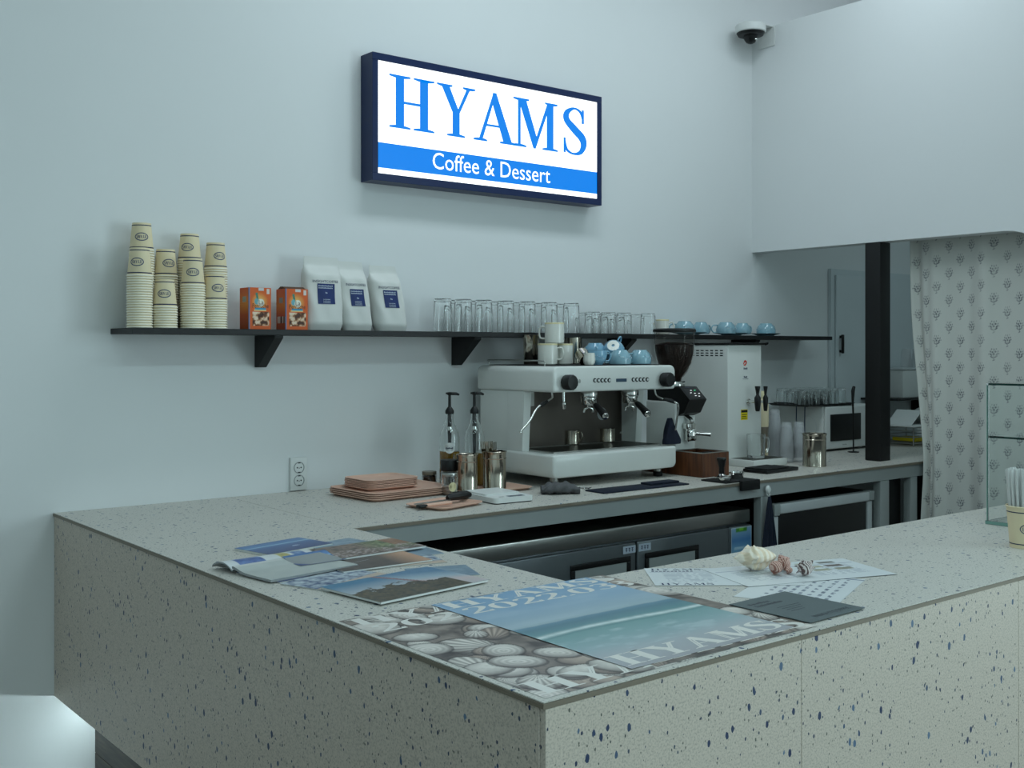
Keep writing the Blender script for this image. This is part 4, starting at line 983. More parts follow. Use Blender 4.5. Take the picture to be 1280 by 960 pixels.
# tamping mat, tamper, basket
t = thing('tamping_mat', 'black rubber tamping mat folded over the counter edge', 'mat', (3.60, 3.00, CT))
b = MB(); b.box(-.11, .085, -.06, .075, .0003, .007, .002, 2); b.box(-.03, .085, -.081, -.0655, -.034, .007, .002, 2); b.box(-.03, .085, -.0665, -.055, .0005, .007, .001, 1); b.build('mat_sheet', 'rubber', t)
t = thing('tamper', 'tamper with tall black handle on the tamping mat', 'tamper', (3.575, 3.035, CT+.0072))
MB().lathe([(.0005, 0), (.029, 0), (.029, .008), (.020, .013), (.012, .02)], 28).build('base', 'chrome', t)
MB().lathe([(.010, .020), (.012, .028), (.011, .045), (.017, .070), (.021, .082), (.019, .088), (.0005, .090)], 22).build('handle', 'black', t)
t = thing('filter_basket', 'small steel filter basket on the tamping mat right of the tamper', 'basket', (3.640, 3.005, CT+.0072))
MB().lathe([(.0005, 0), (.025, 0), (.029, .022), (.031, .023), (.031, .026), (.028, .025), (.0245, .002), (.0005, .0015)], 28, cap=False).build('basket_body', 'chrome', t)
t = thing('distributor', 'low polished steel distributor disc left of the tamper on the mat', 'tool', (3.525, 2.975, CT+.0072))
MB().lathe([(.0005, 0), (.024, 0), (.026, .004), (.026, .014), (.018, .018), (.0005, .019)], 28).build('disc', 'chrome', t)

# bar mat and towel
def Z2(px_, py_, z=.95): return onZ(px_, py_, z)
c4 = [Z2(750, 618.5), Z2(866, 606.5), Z2(840, 602), Z2(733, 612)]
ctr = Vector((3.10, 3.075)); b = MB().box(-.235, .235, -.055, .055, .0003, .006, .002, 2).box(.06, .225, -.01, .05, .0062, .014, .003, 2)
tag(b.build('bar_towel', 'navyc', None, (3.12, 3.075, CT), math.radians(-1)), 'long dark navy bar towel lying in front of the espresso machine', 'towel')
vs = []; fs = []; nx_, ny_ = 34, 22
tw = MB()
pts = [(-.075, .0, .014), (-.05, .002, .018), (-.02, -.002, .020), (.015, .0, .021), (.045, -.012, .017), (.07, -.022, .013)]
cm = catmull(pts, 5); vs = []; n = 22
for i, p in enumerate(cm):
    s0 = i/(len(cm)-1); w1 = .045*(.55+.7*math.sin(PI*min(1, s0*1.1+.12))); h1 = p[2]*1.05
    for k in range(n):
        a = 2*PI*k/n; q = 1+.10*math.sin(3*a+s0*14)+.06*math.sin(7*a+s0*23)
        vs.append((p[0], p[1]+w1*math.cos(a)*q, max(.0004, h1+h1*math.sin(a)*q+.003*math.sin(s0*30+a))))
for i in range(len(cm)-1):
    for k in range(n): fs.append((i*n+k, i*n+(k+1) % n, (i+1)*n+(k+1) % n, (i+1)*n+k))
fs += [tuple(range(n)), tuple((len(cm)-1)*n+k for k in range(n))]
tag(MB().add(vs, fs).build('cleaning_cloth', 'towel', None, (2.77, 3.145, CT), math.radians(-35), ang=75), 'crumpled grey towelling cloth left of the navy bar towel', 'cloth')
sx, sy2 = Z2(728, 613)
t = thing('glass_dish', 'small clear glass dish between grey cloth and navy towel', 'dish', (2.935, 3.20, CT))
MB().lathe([(.0005, .0003), (.03, .0003), (.036, .006), (.035, .007), (.028, .002), (.0005, .002)], 24, cap=False).build('dish_body', 'glass', t)

# ================================================================ trays, jars, bottles
def tray(label, x, y, z, w_, d_, rz, group, hgt=.014):
    t = thing('serving_tray', label, 'tray', (x, y, z), rz, group); return t
def tray_mesh(w_, d_, hgt=.012, r=.035):
    mb = MB(); vs = []; fs = []
    L = [(.040, 0), (.022, .0050), (.018, .0085), (0, .0092), (0, .012), (.005, .012), (.016, .0085), (.034, .0022)]
    for ins, z in L: vs += [(a, b, z*hgt/.012) for a, b in rrect(w_-ins, d_-ins, max(r-ins/2, .006), 6)]
    n = 28
    for q in range(len(L)-1):
        for k in range(n): fs.append((q*n+k, q*n+(k+1) % n, (q+1)*n+(k+1) % n, (q+1)*n+k))
    fs += [tuple(range(n))[::-1], tuple((len(L)-1)*n+k for k in range(n))]
    return mb.add(vs, fs)
def trays(n, x, y, z0, w_, d_, rz, pitch, labf, group, jit=.003):
    b = tray_mesh(w_, d_).build('serving_tray', 'pink')
    for k in range(n):
        o = b if k == 0 else b.copy()
        if k: C.objects.link(o)
        o.location = (x+random.uniform(-jit, jit), y+random.uniform(-jit, jit), z0+k*pitch); o.rotation_euler = (0, 0, rz+random.uniform(-.01, .01))
        tag(o, labf(k), 'tray', group)
ow = ['bottom', 'second from the bottom', 'third from the bottom', 'fourth from the bottom', 'fifth from the bottom', 'sixth from the bottom', 'top']
trays(4, 2.255, 3.53, CT+.0003, .385, .31, math.radians(3), .0068, lambda k: 'large dusty pink tray, %s of the wide stack by the wall' % (ow[k] if k < 3 else 'top'), 'large pink trays')
trays(6, 2.235, 3.575, CT+.0003+3*.0068+.0030, .235, .195, math.radians(1), .0058, lambda k: 'small dusty pink tray, %s of the small stack on the large trays' % (ow[k] if k < 5 else 'top'), 'small pink trays', .0015)
trays(1, 2.615, 3.395, CT+.0003, .31, .20, math.radians(-1), .01, lambda k: 'pink tray under the steel canisters and jars', 'single pink trays')
trays(1, 2.235, 3.155, CT+.0003, .235, .19, math.radians(14), .01, lambda k: 'small pink tray holding a black-handled knife', 'single pink trays')
# knife
t = thing('cake_knife', 'black-handled knife lying across the small pink tray', 'knife', (2.24, 3.165, CT+.0165), math.radians(8))
MB().prism([(-.145, -.004), (-.12, -.012), (.02, -.012), (.02, .008), (-.135, .008)], 0, .0018).build('blade', 'steel', t)
MB().tube([(.015, 0, .006), (.03, 0, .009), (.07, 0, .010), (.11, 0, .010), (.128, 0, .008)], [.009, .013, .0155, .015, .009], 16).build('handle', 'black', t)
t = thing('spatula', 'small pink-handled spatula with black tip on the knife tray', 'spatula', (2.18, 3.12, CT+.008), math.radians(2))
bx(-.085, -.050, -.012, .012, 0.0, .010, .003).build('tip', 'black', t); MB().tube([(-.05, 0, .005), (.06, 0, .006)], .006, 10).build('handle', 'pink', t)
# white kitchen scale
t = thing('kitchen_scale', 'white digital kitchen scale in front of the canisters', 'scale', (2.475, 3.16, CT), math.radians(-4))
MB().prism(rrect(.17, .225, .016, 5), .004, .022).build('base', 'whitep', t); MB().prism(rrect(.165, .22, .016, 5), .0003, .0038).build('foot_plate', 'black', t)
MB().prism(rrect(.150, .145, .010, 5, 0, .038), .0222, .028).build('weighing_plate', 'whitep', t)
bx(-.012, .055, -.098, -.072, .0222, .0228).build('display', 'display', t); bx(-.05, -.03, -.09, -.08, .0222, .0228).build('button', 'grey', t)
# syrup bottles
def bottle(label, x, y, withlab, lvl):
    t = thing('syrup_bottle', label, 'bottle', (x, y, CT+.0003), 0, 'pump bottles of syrup')
    out = [(.0385, .0), (.040, .003), (.040, .200), (.036, .222), (.024, .248), (.0165, .266), (.0150, .290), (.0150, .300)]
    MB().lathe([(.0005, 0)]+out+[(a-.0022, b) for a, b in out[::-1][:-2]]+[(.0365, .006), (.0005, .006)], 30, cap=False).build('glass_body', 'glass', t)
    MB().lathe([(.0005, .0065), (.0372, .0065), (.0376, lvl), (.0005, lvl)], 28, cap=False).build('syrup', 'syrup', t)
    p = MB(); p.lathe([(.0165, .293), (.0175, .297), (.0175, .306), (.010, .318), (.006, .322), (.0055, .375)], 20); p.tube([(.0, 0, .374), (.030, -.004, .373), (.042, -.006, .369)], [.0065, .006, .004], 10); p.lathe([(.008, .368), (.011, .372), (.011, .379), (.0005, .381)], 16); p.tube([(-.004, 0, .376), (-.016, .002, .375)], .004, 8)
    p.build('pump', 'black', t)
    MB().tube([(0, 0, .294), (0, 0, .235), (0, 0, .03)], [.0085, .0085, .003], 12).build('dip_tube', 'black', t)
    MB().lathe([(.0005, .222), (.009, .226), (.010, .234), (.0085, .242)], 16).build('pump_chamber', 'chrome', t)
    if withlab:
        q = MB(); c0 = -PI/2-.62; n = 24; Rr_ = .0404
        vs = [(Rr_*math.cos(c0), Rr_*math.sin(c0), .160)]+[(Rr_*math.cos(c0+.0215*math.cos(a*2*PI/n)/Rr_), Rr_*math.sin(c0+.0215*math.cos(a*2*PI/n)/Rr_), .160+.0215*math.sin(a*2*PI/n)) for a in range(n)]
        q.add(vs, [(0, k+1, (k+1) % n+1) for k in range(n)]).build('round_label', 'paper', t)
        q = MB(); marks(q, 7, .006, lambda u, v: ((Rr_+.0004)*math.cos(c0+(u-.014)/Rr_), (Rr_+.0004)*math.sin(c0+(u-.014)/Rr_), .157+v), .028); q.build('lettering', 'ink', t)
    return t
bx1 = onY(562, 560, 3.56)[0]; bx2 = onY(593, 560, 3.52)[0]
bottle('left syrup bottle with black pump and round white label', bx1, 3.56, True, .145); bottle('right syrup bottle with black pump, no label', bx2, 3.52, False, .135)
def P2(px_, Y): return onY(px_, 590, Y)[0]
canister('left steel canister on the pink tray in front of the syrup bottles', P2(584, 3.39), 3.39, CT+.0032, .040, .145, .003)
cx_ = P2(618, 3.40); canister('right steel canister holding forks on the pink tray', cx_, 3.40, CT+.0032, .046, .148, .004)
fk = thing('fork', 'x', 'fork')
q = MB(); q.tube([(0, 0, 0), (0, 0, .07), (0, 0, .125)], [.003, .002, .0025], 8); q.build('fork_handle', 'can', fk)
q = MB(); q.prism([(-.003, 0), (.003, 0), (.0095, .018), (.0095, .028), (-.0095, .028), (-.0095, .018)], -.0008, .0008, 'y', TR(0, 0, .125))
for k in range(4): q.box(-.0095+k*.0055, -.0070+k*.0055, -.0006, .0006, .153, .182)
q.build('tines', 'can', fk)
for k, (dx, dy, tl, rr_) in enumerate(((-.024, -.008, -.10, .3), (-.012, .010, -.06, -.4), (-.002, -.014, -.10, .1), (.008, .008, -.05, .6), (-.020, .018, -.12, -.2), (.002, .020, -.08, 0))):
    rot = (.05*(k % 3-1), tl, rr_); o = fk if k == 0 else dup(fk, None, rot)
    o.location = (cx_+dx, 3.40+dy, CT+.008); o.rotation_euler = rot; tag(o, '%s fork from the left standing in the right steel canister' % ('second', 'third', 'fifth', 'rightmost', 'leftmost', 'fourth')[k], 'fork', 'forks in the canister')
def jar(name, label, x, y, r, hh, lidm, lidh, fill=None, fh=.5, group=None):
    t = thing(name, label, 'jar', (x, y, CT+.0003), 0, group)
    MB().lathe([(.0005, 0), (r-.002, 0), (r, .003), (r, hh*.82), (r*.9, hh*.93), (r*.9, hh), (r*.86, hh), (r*.86, hh*.92), (r-.003, hh*.81), (r-.003, .005), (.0005, .004)], 26, cap=False).build('glass_body', 'glass', t)
    if fill: MB().lathe([(.0005, .0045), (r-.0034, .0055), (r-.0034, hh*fh), (.0005, hh*fh+.002)], 24, cap=False).build('contents', fill, t)
    if lidm: MB().lathe([(r*.96, hh-.004), (r*.98, hh-.002), (r*.98, hh+lidh-.002), (r*.94, hh+lidh), (.0005, hh+lidh)], 26).build('lid', lidm, t)
    return t
jar('spice_jar', 'small brown jar with grey-brown lid left of the syrup bottles', P2(536.5, 3.63), 3.63, .030, .052, 'trim', .010, 'brownj', .8)
jj = jar('black_lidded_jar', 'glass jar with tall black lid on the pink tray', P2(562, 3.46), 3.46, .036, .082, 'black', .038, None)
jl = jar('labelled_jar', 'short glass jar with round cream label in front of the black-lidded jar', P2(562, 3.375), 3.375, .030, .072, 'steel', .010, None)
for j_ in (jj, jl): j_.location.z = CT+.0032
q = MB(); n = 20; c0 = -PI/2-.2; Rr_ = .0304
vs = [(Rr_*math.cos(c0), Rr_*math.sin(c0), .030)]+[(Rr_*math.cos(c0+.016*math.cos(a*2*PI/n)/Rr_), Rr_*math.sin(c0+.016*math.cos(a*2*PI/n)/Rr_), .030+.018*math.sin(a*2*PI/n)) for a in range(n)]
q.add(vs, [(0, k+1, (k+1) % n+1) for k in range(n)]).build('round_label', 'creamp', jl)
g_ = jar('glass_canister', 'clear glass jar between the left canister and the syrup bottles', P2(571, 3.475)+.02, 3.478, .034, .135, None, 0, None); g_.location.z = CT+.0032

# socket
t = thing('wall_socket', 'white double wall socket above the counter by the trays', 'socket', (2.020, WY, 1.018))
bx(-.036, .036, -.012, -.001, -.064, .064, .002).build('plate', 'whitep', t)
for z in (.024, -.026):
    s_ = MB().lathe([(.0225, 0), (.0225, .0015), (.020, .0015), (.019, -.004), (.0005, -.0045)], 30, TR(0, -.0125, z) @ R('X', 90), cap=False).build('socket_ring', 'grey', t)
    q = MB()
    for dx in (-.008, .008): q.lathe([(.0028, 0), (.0028, .0006)], 12, TR(dx, -.0129, z) @ R('X', 90))
    q.box(-.006, .006, -.0136, -.0130, z+.0165, z+.021); q.box(-.006, .006, -.0136, -.0130, z-.021, z-.0165); q.lathe([(.0018, 0), (.0018, .0006)], 10, TR(0, -.0129, z-.002) @ R('X', 90)); q.build('pin_holes', 'black', s_)

# ================================================================ microwave corner
t = thing('microwave', 'white microwave with dark window half hidden by the black column', 'microwave', (4.985, 3.53, CT))
W, D, HH = .455, .29, .245
bx(0, W, 0, D, .010, HH, .006).build('casing', 'whitep', t)
dr = bx(.006, W-.085, -.014, -.0005, .014, HH-.004, .005).build('door', 'whitep', t)
bx(.045, W-.130, -.0165, -.0143, .055, .200, .003).build('oven_glass', 'dark', dr)
bx(W-.083, W-.004, -.012, -.0005, .014, HH-.004, .004).build('control_panel', 'whitep', t)
for z in (.17, .10): MB().lathe([(.020, 0), (.019, .012), (.015, .015), (0, .015)], 22, TR(W-.043, -.0125, z) @ R('X', 90)).build('dial', 'silver', t)
for x in (.03, W-.03):
    for y in (.03, D-.03): MB().cyl(.012, .0003, .0099, x, y, 14).build('foot', 'rubber', t)
q = MB(); marks(q, 6, .007, lambda u, v: (W*.5-.07+u, -.0147, .030+v), .040); q.build('lettering', 'grey', dr)
q = MB(); q.tube([(-.0006, .10+.06*math.cos(a*PI/10), .13+.06*math.sin(a*PI/10)) for a in range(21)], .0012, 6); q.build('embossed_ring', 'silver', t)
t = thing('glass_tray', 'black tray on top of the microwave full of glasses', 'tray', (5.05, 3.65, CT+HH+.0005))
tm = tray_mesh(.44, .27, .012, .02).build('tray_sheet', 'black', t)
MB().tube(catmull([(-.218, -.06, .008), (-.245, -.06, .018), (-.245, .06, .018), (-.218, .06, .008)], 5), .004).build('handle', 'black', t)
s2 = tumbler('drinking_glass', .030, .090); k_ = 0
for j in range(3):
    for i in range(6):
        loc = (4.885+i*.066, 3.580+j*.072, CT+HH+.0035); lab = 'drinking glass on the microwave, %s from left in the %s row of the tray' % (ords[i], ('front', 'middle', 'back')[j])
        if k_ == 0: s2.location = loc; tag(s2, lab, 'glass', 'glasses on the microwave')
        else: dup(s2, loc, 0, lab, 'glasses on the microwave')
        k_ += 1
for i, px_ in enumerate((983.5, 996.5)):
    x, z = onY(px_, 507, 3.50)
    # two dark cords hang down the microwave's side
    o = MB().tube([(4.962, 3.63+.055*(1-i)+.0, CT+HH-.006), (4.960, 3.63+.055*(1-i), 1.10), (4.960, 3.63+.055*(1-i), .955)], .0028, 8).build('power_cord', 'navy'); tag(o, 'dark %s cord hanging down the left side of the microwave' % ('left', 'right')[i], 'cord', 'cords on the microwave side')
x, z = onY(1078, 480, 3.42)
t = thing('black_ladle', 'black long-handled utensil standing behind the black column', 'utensil', (5.10, 3.42, CT))
o = MB().tube(catmull([(0, 0, .0045), (-.006, 0, .20), (-.012, 0, .32), (0, 0, .385), (.010, 0, .40)], 5), [.004]*3+[.004]*10+[.006]*8, 8) if False else MB().tube([(0, 0, .004), (0, 0, .18), (-.006, 0, .27), (-.004, 0, .33), (.006, 0, .352)], [.004, .004, .006, .010, .008], 10)
o.build('handle', 'black', t)
MB().lathe([(.03, .0003), (.03, .004), (.010, .006)], 18).build('stand_foot', 'black', t)
# nook shelf with storage box, glasses, dish rack
t = thing('nook_shelf', 'thin dark shelf behind the black column holding a pale box', 'shelf', (6.05, WY, 1.212))
bx(-.30, .30, -.28, -.001, -.012, 0, .001, 1).build('board', 'shelf', t)
for x in (-.25, .25): MB().prism([(-.001, -.013), (-.2, -.013), (-.001, -.12)], x, x+.012, 'x').build('bracket', 'shelf', t)
t = thing('storage_box', 'pale grey storage box on the shelf behind the column', 'box', (6.02, 3.60, 1.2125)); 
bx(-.18, .18, -.02, .18, 0, .165, .006).build('bin', 'whitep', t); bx(-.184, .184, -.024, .184, .1655, .178, .004).build('lid', 'silver', t)
pc2 = None
for i, (dx, dy) in enumerate(((-.07, .03), (-.01, .06), (.05, .03), (.10, .08))):
    dup(pc, (6.02+dx, 3.60+dy, 1.3912), 0, 'clear plastic cup standing on the pale storage box, %s from the left' % ords[i], 'plastic cups on the storage box')
t = thing('dish_rack', 'steel dish rack with white trays on the counter behind the column', 'rack', (5.78, 3.50, CT))
q = MB()
for z in (.02, .055, .09):
    q.tube([(-.16, -.12, z), (.16, -.12, z), (.16, .12, z), (-.16, .12, z), (-.16, -.12, z)], .003, 6)
for x in (-.16, .16):
    for y in (-.12, .12): q.tube([(x, y, .0003), (x, y, .11)], .004, 6)
for k in range(12): q.tube([(-.15+k*.027, -.12, .02), (-.15+k*.027, .12, .02)], .002, 6)
q.build('wire_frame', 'steel', t)
bx(-.17, .17, -.13, .13, .112, .120, .003).build('top_tray', 'whitep', t)
bx(5.71, 5.86, 3.40, 3.55, CT+.0235, CT+.045, .004)
o = tag(bx(-.07, .08, -.08, .07, 0, .020, .004).build('sponge', 'yellow', None, (5.78, 3.50, CT+.0235)), 'yellow sponge inside the steel dish rack', 'sponge')
t = thing('folded_paper', 'white folded paper tent on the dish rack', 'paper', (5.76, 3.49, CT+.1205))
MB().prism([(-.11, 0), (-.108, 0), (.0, .078), (.108, 0), (.11, 0), (.0, .081)], -.08, .08, 'y').build('paper_sheet', 'paper', t)

# ================================================================ CCTV
t = thing('security_camera', 'white dome security camera on a bracket high in the corner', 'camera', (4.640, 3.74, 3.20))
MB().lathe([(.0005, .030), (.070, .030), (.078, .024), (.080, .018), (.080, -.012), (.076, -.016), (.0005, -.016)], 36).build('housing', 'whitep', t)
MB().lathe([(.074, -.0165), (.066, -.030), (.050, -.034), (.0005, -.034)], 34).build('dark_ring', 'black', t)
MB().lathe([(.036, -.0345), (.034, -.050), (.024, -.066), (.010, -.073), (.0005, -.074)], 26).build('dome', 'dark', t)
b = MB(); b.box(-.03, .1345, -.045, .045, .0305, .036); b.box(.130, .1345, -.055, .055, -.070, .0304); b.build('bracket', 'whitep', t)
MB().lathe([(.010, 0), (.006, .006), (0, .008)], 14, TR(.008, -.031, -.054) @ R('X', 90)).build('lens_glint', 'chrome', t)
#@@PAPERS
# ================================================================ posters on the counter corner
def shells_pic(seed):
    def f(U, V):
        rs = np.random.RandomState(seed); asp = 1.33
        X = U; Y = V*asp; best = np.full(U.shape, 9.); col = np.zeros(U.shape+(3,)); col[:] = S(84, 72, 66)
        col = lerp(S(52, 42, 38), S(150, 136, 126), np.clip(vnoise(U, V, 14, 18, seed, 3)*1.6-.35, 0, 1))
        for k in range(95):
            cx, cy = rs.rand()*1.05-.02, rs.rand()*asp; r = .060+.062*rs.rand(); a = rs.rand()*2*PI; sq = .62+.3*rs.rand()
            dx, dy = X-cx, Y-cy; p = dx*math.cos(a)+dy*math.sin(a); q = (-dx*math.sin(a)+dy*math.cos(a))/sq
            d = np.hypot(p, q)/r; inside = d < 1
            sh = np.clip(.12+.80*np.sqrt(np.clip(1-d**2, 0, 1))+.42*(p*math.cos(1-a)+q*math.sin(1-a))/r, 0, 1.15)
            if k % 3 == 0:      # scallop with ribs fanning from its hinge
                th = np.arctan2(q, p+r*.95); sh = sh*(.72+.33*np.cos(th*22))
            elif k % 3 == 1: sh = sh*(.88+.14*np.cos(d*24))
            else: sh = sh*(.9+.2*(vnoise(U, V, 60, 80, k, 1)-.5))
            lo, hi = (S(64, 52, 46), S(232, 224, 216)) if k % 4 else (S(50, 38, 34), S(190, 170, 156))
            c = lerp(lo, hi, np.clip(sh, 0, 1)); col[inside] = c[inside]
            rim = (d > 1) & (d < 1.10); col[rim] = col[rim]*.38
        return col
    return f
def sea_pic(U, V):
    n = vnoise(U, V, 8, 26, 11, 4); n2 = vnoise(U, V, 30, 12, 12, 3)
    t = V+.012*(n-.5)+.03*(U-.5)*0
    c = ramp(t, [(0, S(166, 164, 170)), (.14, S(172, 178, 184)), (.22, S(150, 174, 180)), (.30, S(130, 166, 170)), (.385, S(112, 156, 158)), (.43, S(96, 144, 150)), (.50, S(78, 124, 142)), (.535, S(96, 138, 160)), (.545, S(158, 180, 190)), (.64, S(150, 176, 194)), (.78, S(136, 170, 198)), (1, S(124, 164, 198))])
    foam = np.exp(-((t-.415-.012*np.sin(U*5))/.014)**2)*(.6+.6*n2); c = c*(1-np.clip(foam, 0, 1))[..., None]+np.array(S(214, 226, 226))*np.clip(foam, 0, 1)[..., None]
    dk = np.exp(-((t-.390-.012*np.sin(U*5))/.008)**2)*.45; c = c*(1-dk)[..., None]+np.array(S(50, 110, 116))*dk[..., None]
    f2 = np.clip((n-.55)*5, 0, 1)*((t < .36) & (t > .16))*.45; c = c*(1-f2)[..., None]+np.array(S(196, 210, 214))*f2[..., None]
    cl = np.clip((vnoise(U, V, 3, 14, 21, 3)-.5)*3, 0, 1)*(t > .56)*.35; c = c*(1-cl)[..., None]+np.array(S(186, 202, 214))*cl[..., None]
    return c
def poster(name, label, x0, y0, w_, h_, z, pic, nx, ny, rz=0):
    t = thing(name, label, 'poster', (x0, y0, z), math.radians(rz), 'posters on the counter corner')
    sheet('poster_sheet', [(0, 0), (w_, 0), (w_, h_), (0, h_)], 0, .0003, pic, nx, ny, t)
    q = MB(); zz = .00045
    serif_line(q, 'HYAMS', w_*.96, h_*.088, lambda u, v: (w_*.015+u, h_*.902+v, zz), .0, .06)
    serif_line(q, '2022.03', w_*.94, h_*.088, lambda u, v: (w_*.04+u, h_*.795+v, zz), .02, .05)
    serif_line(q, 'HYAMS', w_*.96, h_*.105, lambda u, v: (w_*.015+u, h_*.025+v, zz), .0, .06)
    q.build('lettering', 'letter', t, ang=180); return t
PW, PH = .452, .605
poster('shell_poster', 'brown poster of sea shells with white HYAMS lettering, sticking out left of the beach poster', 1.122, 1.310, PW, .635, CT+.0003, shells_pic(4), 230, 300, .5)
poster('shell_poster', 'brown shell poster whose right edge shows between the beach poster and slate card', 1.385, 1.318, PW, .625, CT+.0010, shells_pic(9), 230, 300, -.5)
poster('beach_poster', 'blue beach poster of a breaking wave reading HYAMS 2022.03 at the counter corner', 1.338, 1.335, PW, PH, CT+.0017, sea_pic, 150, 220, 0)
# slate card
t = thing('slate_card', 'dark slate-grey card with faint print beside the beach poster', 'card', (1.934, 1.436, CT+.0026), math.radians(1))
bx(-.098, .098, -.102, .102, 0, .0014).build('card_sheet', 'slate', t)
q = MB(); marks(q, 6, .012, lambda u, v: (-.075+u, .062+v, .0016), .07); marks(q, 12, .012, lambda u, v: (-.075+u, .044+v, .0016), .09); sans_mesh(q, 'INSIGHTCOFFEE', .014, lambda u, v: (-.05+u, -.085+v, .0016), .125)
for k in range(4): q.box(-.045, .03-.01*k, .015-.012*k, .017-.012*k, .0015, .0016)
q.build('lettering', 'slateink', t)
# menu sheets
def menu_a(U, V):
    c = np.zeros(U.shape+(3,)); c[:] = S(222, 226, 228); n = vnoise(U*1, V*1, 60, 10, 3, 1)
    def band(v0, v1, u0, u1, colr, thr=.0):
        m = (V > v0) & (V < v1) & (U > u0) & (U < u1) & (n > thr); c[m] = colr
    for k in range(15): band(.20+.034*k, .212+.034*k, .10, .44, S(150, 158, 172), .40); band(.20+.034*k, .212+.034*k, .56, .90, S(150, 158, 172), .42)
    band(.155, .160, .02, .98, S(60, 76, 130)); band(.955, .960, .02, .98, S(60, 76, 130)); band(.76, .764, .02, .98, S(60, 76, 130)); return c
def menu_pic(U, V):
    c = menu_a(U, V)
    for u0, v0, cc in ((.60, .80, (168, 166, 146)), (.76, .80, (120, 118, 112)), (.60, .62, (176, 172, 150)), (.75, .62, (112, 100, 96)), (.6, .44, (170, 168, 148)), (.76, .44, (150, 146, 128))):
        m = (U > u0) & (U < u0+.12) & (V > v0) & (V < v0+.10); c[m] = S(*cc)
    return c
mrot = 8
def msheet(label, cx, cy, w_, h_, rz, z, pic, title, gx=0):
    t = thing('menu_sheet', label, 'menu', (cx, cy, z), math.radians(rz), 'white printed menu sheets')
    sheet('menu_paper', [(-w_/2, -h_/2), (w_/2, -h_/2), (w_/2, h_/2), (-w_/2, h_/2)], 0, .0004, pic, 110, 80, t)
    if title:
        q = MB(); z2 = .00055; serif_line(q, 'HYAMS', w_*.36, h_*.10, lambda u, v: (-w_*.46+u, h_*.37+v, z2)); marks(q, 11, h_*.05, lambda u, v: (-w_*.46+u, h_*.29+v, z2), w_*.30)
        serif_line(q, 'HYAMS', w_*.36, h_*.10, lambda u, v: (-w_*.46+u, -h_*.47+v, z2)); q.build('lettering', 'ink', t, ang=180)
    return t
def menu_b(U, V):
    c = np.zeros(U.shape+(3,)); c[:] = S(220, 224, 226); n = vnoise(U, V, 50, 16, 8, 1)
    for k in range(7):
        for j in range(9):
            m = (abs(U-.12-.10*j) < .032) & (abs(V-.15-.10*k) < .018) & (n > .35); c[m] = S(120, 128, 146)
    for u0 in (.945, .957): c[(abs(U-u0) < .0035)] = S(50, 66, 120)
    c[(V > .86) & (V < .93) & (U > .5) & (U < .68) & (n > .4)] = S(50, 56, 80); return c
msheet('white price list with a double blue line at its right end, lowest menu sheet', 2.105, 1.548, .33, .22, 22, CT+.0003, menu_b, False)
msheet('white menu sheet under the sea shells with blue rules and small photographs', 2.245, 1.662, .42, .215, -19, CT+.0016, menu_pic, False)
msheet('white menu sheet with blue HYAMS heading, at the left of the menus', 2.055, 1.745, .35, .20, -38, CT+.0009, menu_a, True)

# ================================================================ sea shells
def conch(label, x, y, z, L, Rr, m, rz, tiltx, spikes, amp, group, cname='sea_shell'):
    t = thing(cname, label, 'shell', (x, y, z), 0, group)
    n, k_ = 64, 60; vs = []; fs = []
    for j in range(k_+1):
        v = j/k_; ax = -L/2+L*v
        body = (math.sin(PI*min(1, v/.62)**.9*.5) if v < .62 else 1)*(1 if v < .62 else max(.0, 1-((v-.62)/.38))**.85)
        body = body**.45 if v < .62 else body; body *= (.55+.45*min(1, v/.30)); whorl = 1+(.10*math.sin(v*38) if v > .58 else .012*math.sin(v*60))
        r = max(Rr*body*whorl, .0006)
        for i in range(n):
            a = 2*PI*i/n; sh = math.exp(-((v-.60)/.07)**2)*max(0, math.cos(a*spikes+v*9))**3*amp+math.exp(-((v-.78)/.05)**2)*max(0, math.cos(a*spikes+2))**3*amp*.6
            lip = .28*math.exp(-((a-4.9)/.35)**2)*math.exp(-((v-.36)/.22)**2); dent = -.34*math.exp(-((a-5.6)/.25)**2)*math.exp(-((v-.34)/.20)**2)
            rr = r*(1+sh+lip+dent+.015*math.cos(a*17+v*20)); vs.append((ax, rr*math.cos(a), rr*math.sin(a)*.88))
    for j in range(k_):
        for i in range(n): fs.append((j*n+i, j*n+(i+1) % n, (j+1)*n+(i+1) % n, (j+1)*n+i))
    fs += [tuple(range(n))[::-1], tuple(k_*n+i for i in range(n))]
    T = R('Z', rz) @ R('Y', tiltx); q = MB().add(vs, fs, T); mz = min(v[2] for v in q.v); q.v = [(a, b, c-mz) for a, b, c in q.v]
    q.build('shell_body', m, t, ang=60); return t
def shellmat(name, c1, c2, sc, dist=2.):
    m = bpy.data.materials.new(name); m.use_nodes = True; nt = m.node_tree; b = nt.nodes['Principled BSDF']; b.inputs['Roughness'].default_value = .5
    tc = nt.nodes.new('ShaderNodeTexCoord'); wv = nt.nodes.new('ShaderNodeTexWave'); wv.inputs['Scale'].default_value = sc; wv.inputs['Distortion'].default_value = dist; wv.inputs['Detail'].default_value = 3
    cr = nt.nodes.new('ShaderNodeValToRGB'); cr.color_ramp.elements[0].color = (*c1, 1); cr.color_ramp.elements[1].color = (*c2, 1); cr.color_ramp.elements[0].position = .3; cr.color_ramp.elements[1].position = .65
    nt.links.new(tc.outputs['Object'], wv.inputs[0]); nt.links.new(wv.outputs['Fac'], cr.inputs[0]); nt.links.new(cr.outputs[0], b.inputs['Base Color'])
    return m
s1 = shellmat('cream_shell', S(232, 212, 184), S(244, 232, 214), 18); s2_ = shellmat('pink_striped_shell', S(150, 96, 84), S(214, 178, 164), 70, 4); s3 = shellmat('brown_white_shell', S(96, 72, 70), S(220, 208, 204), 60, 6)
mz_ = CT+.0023
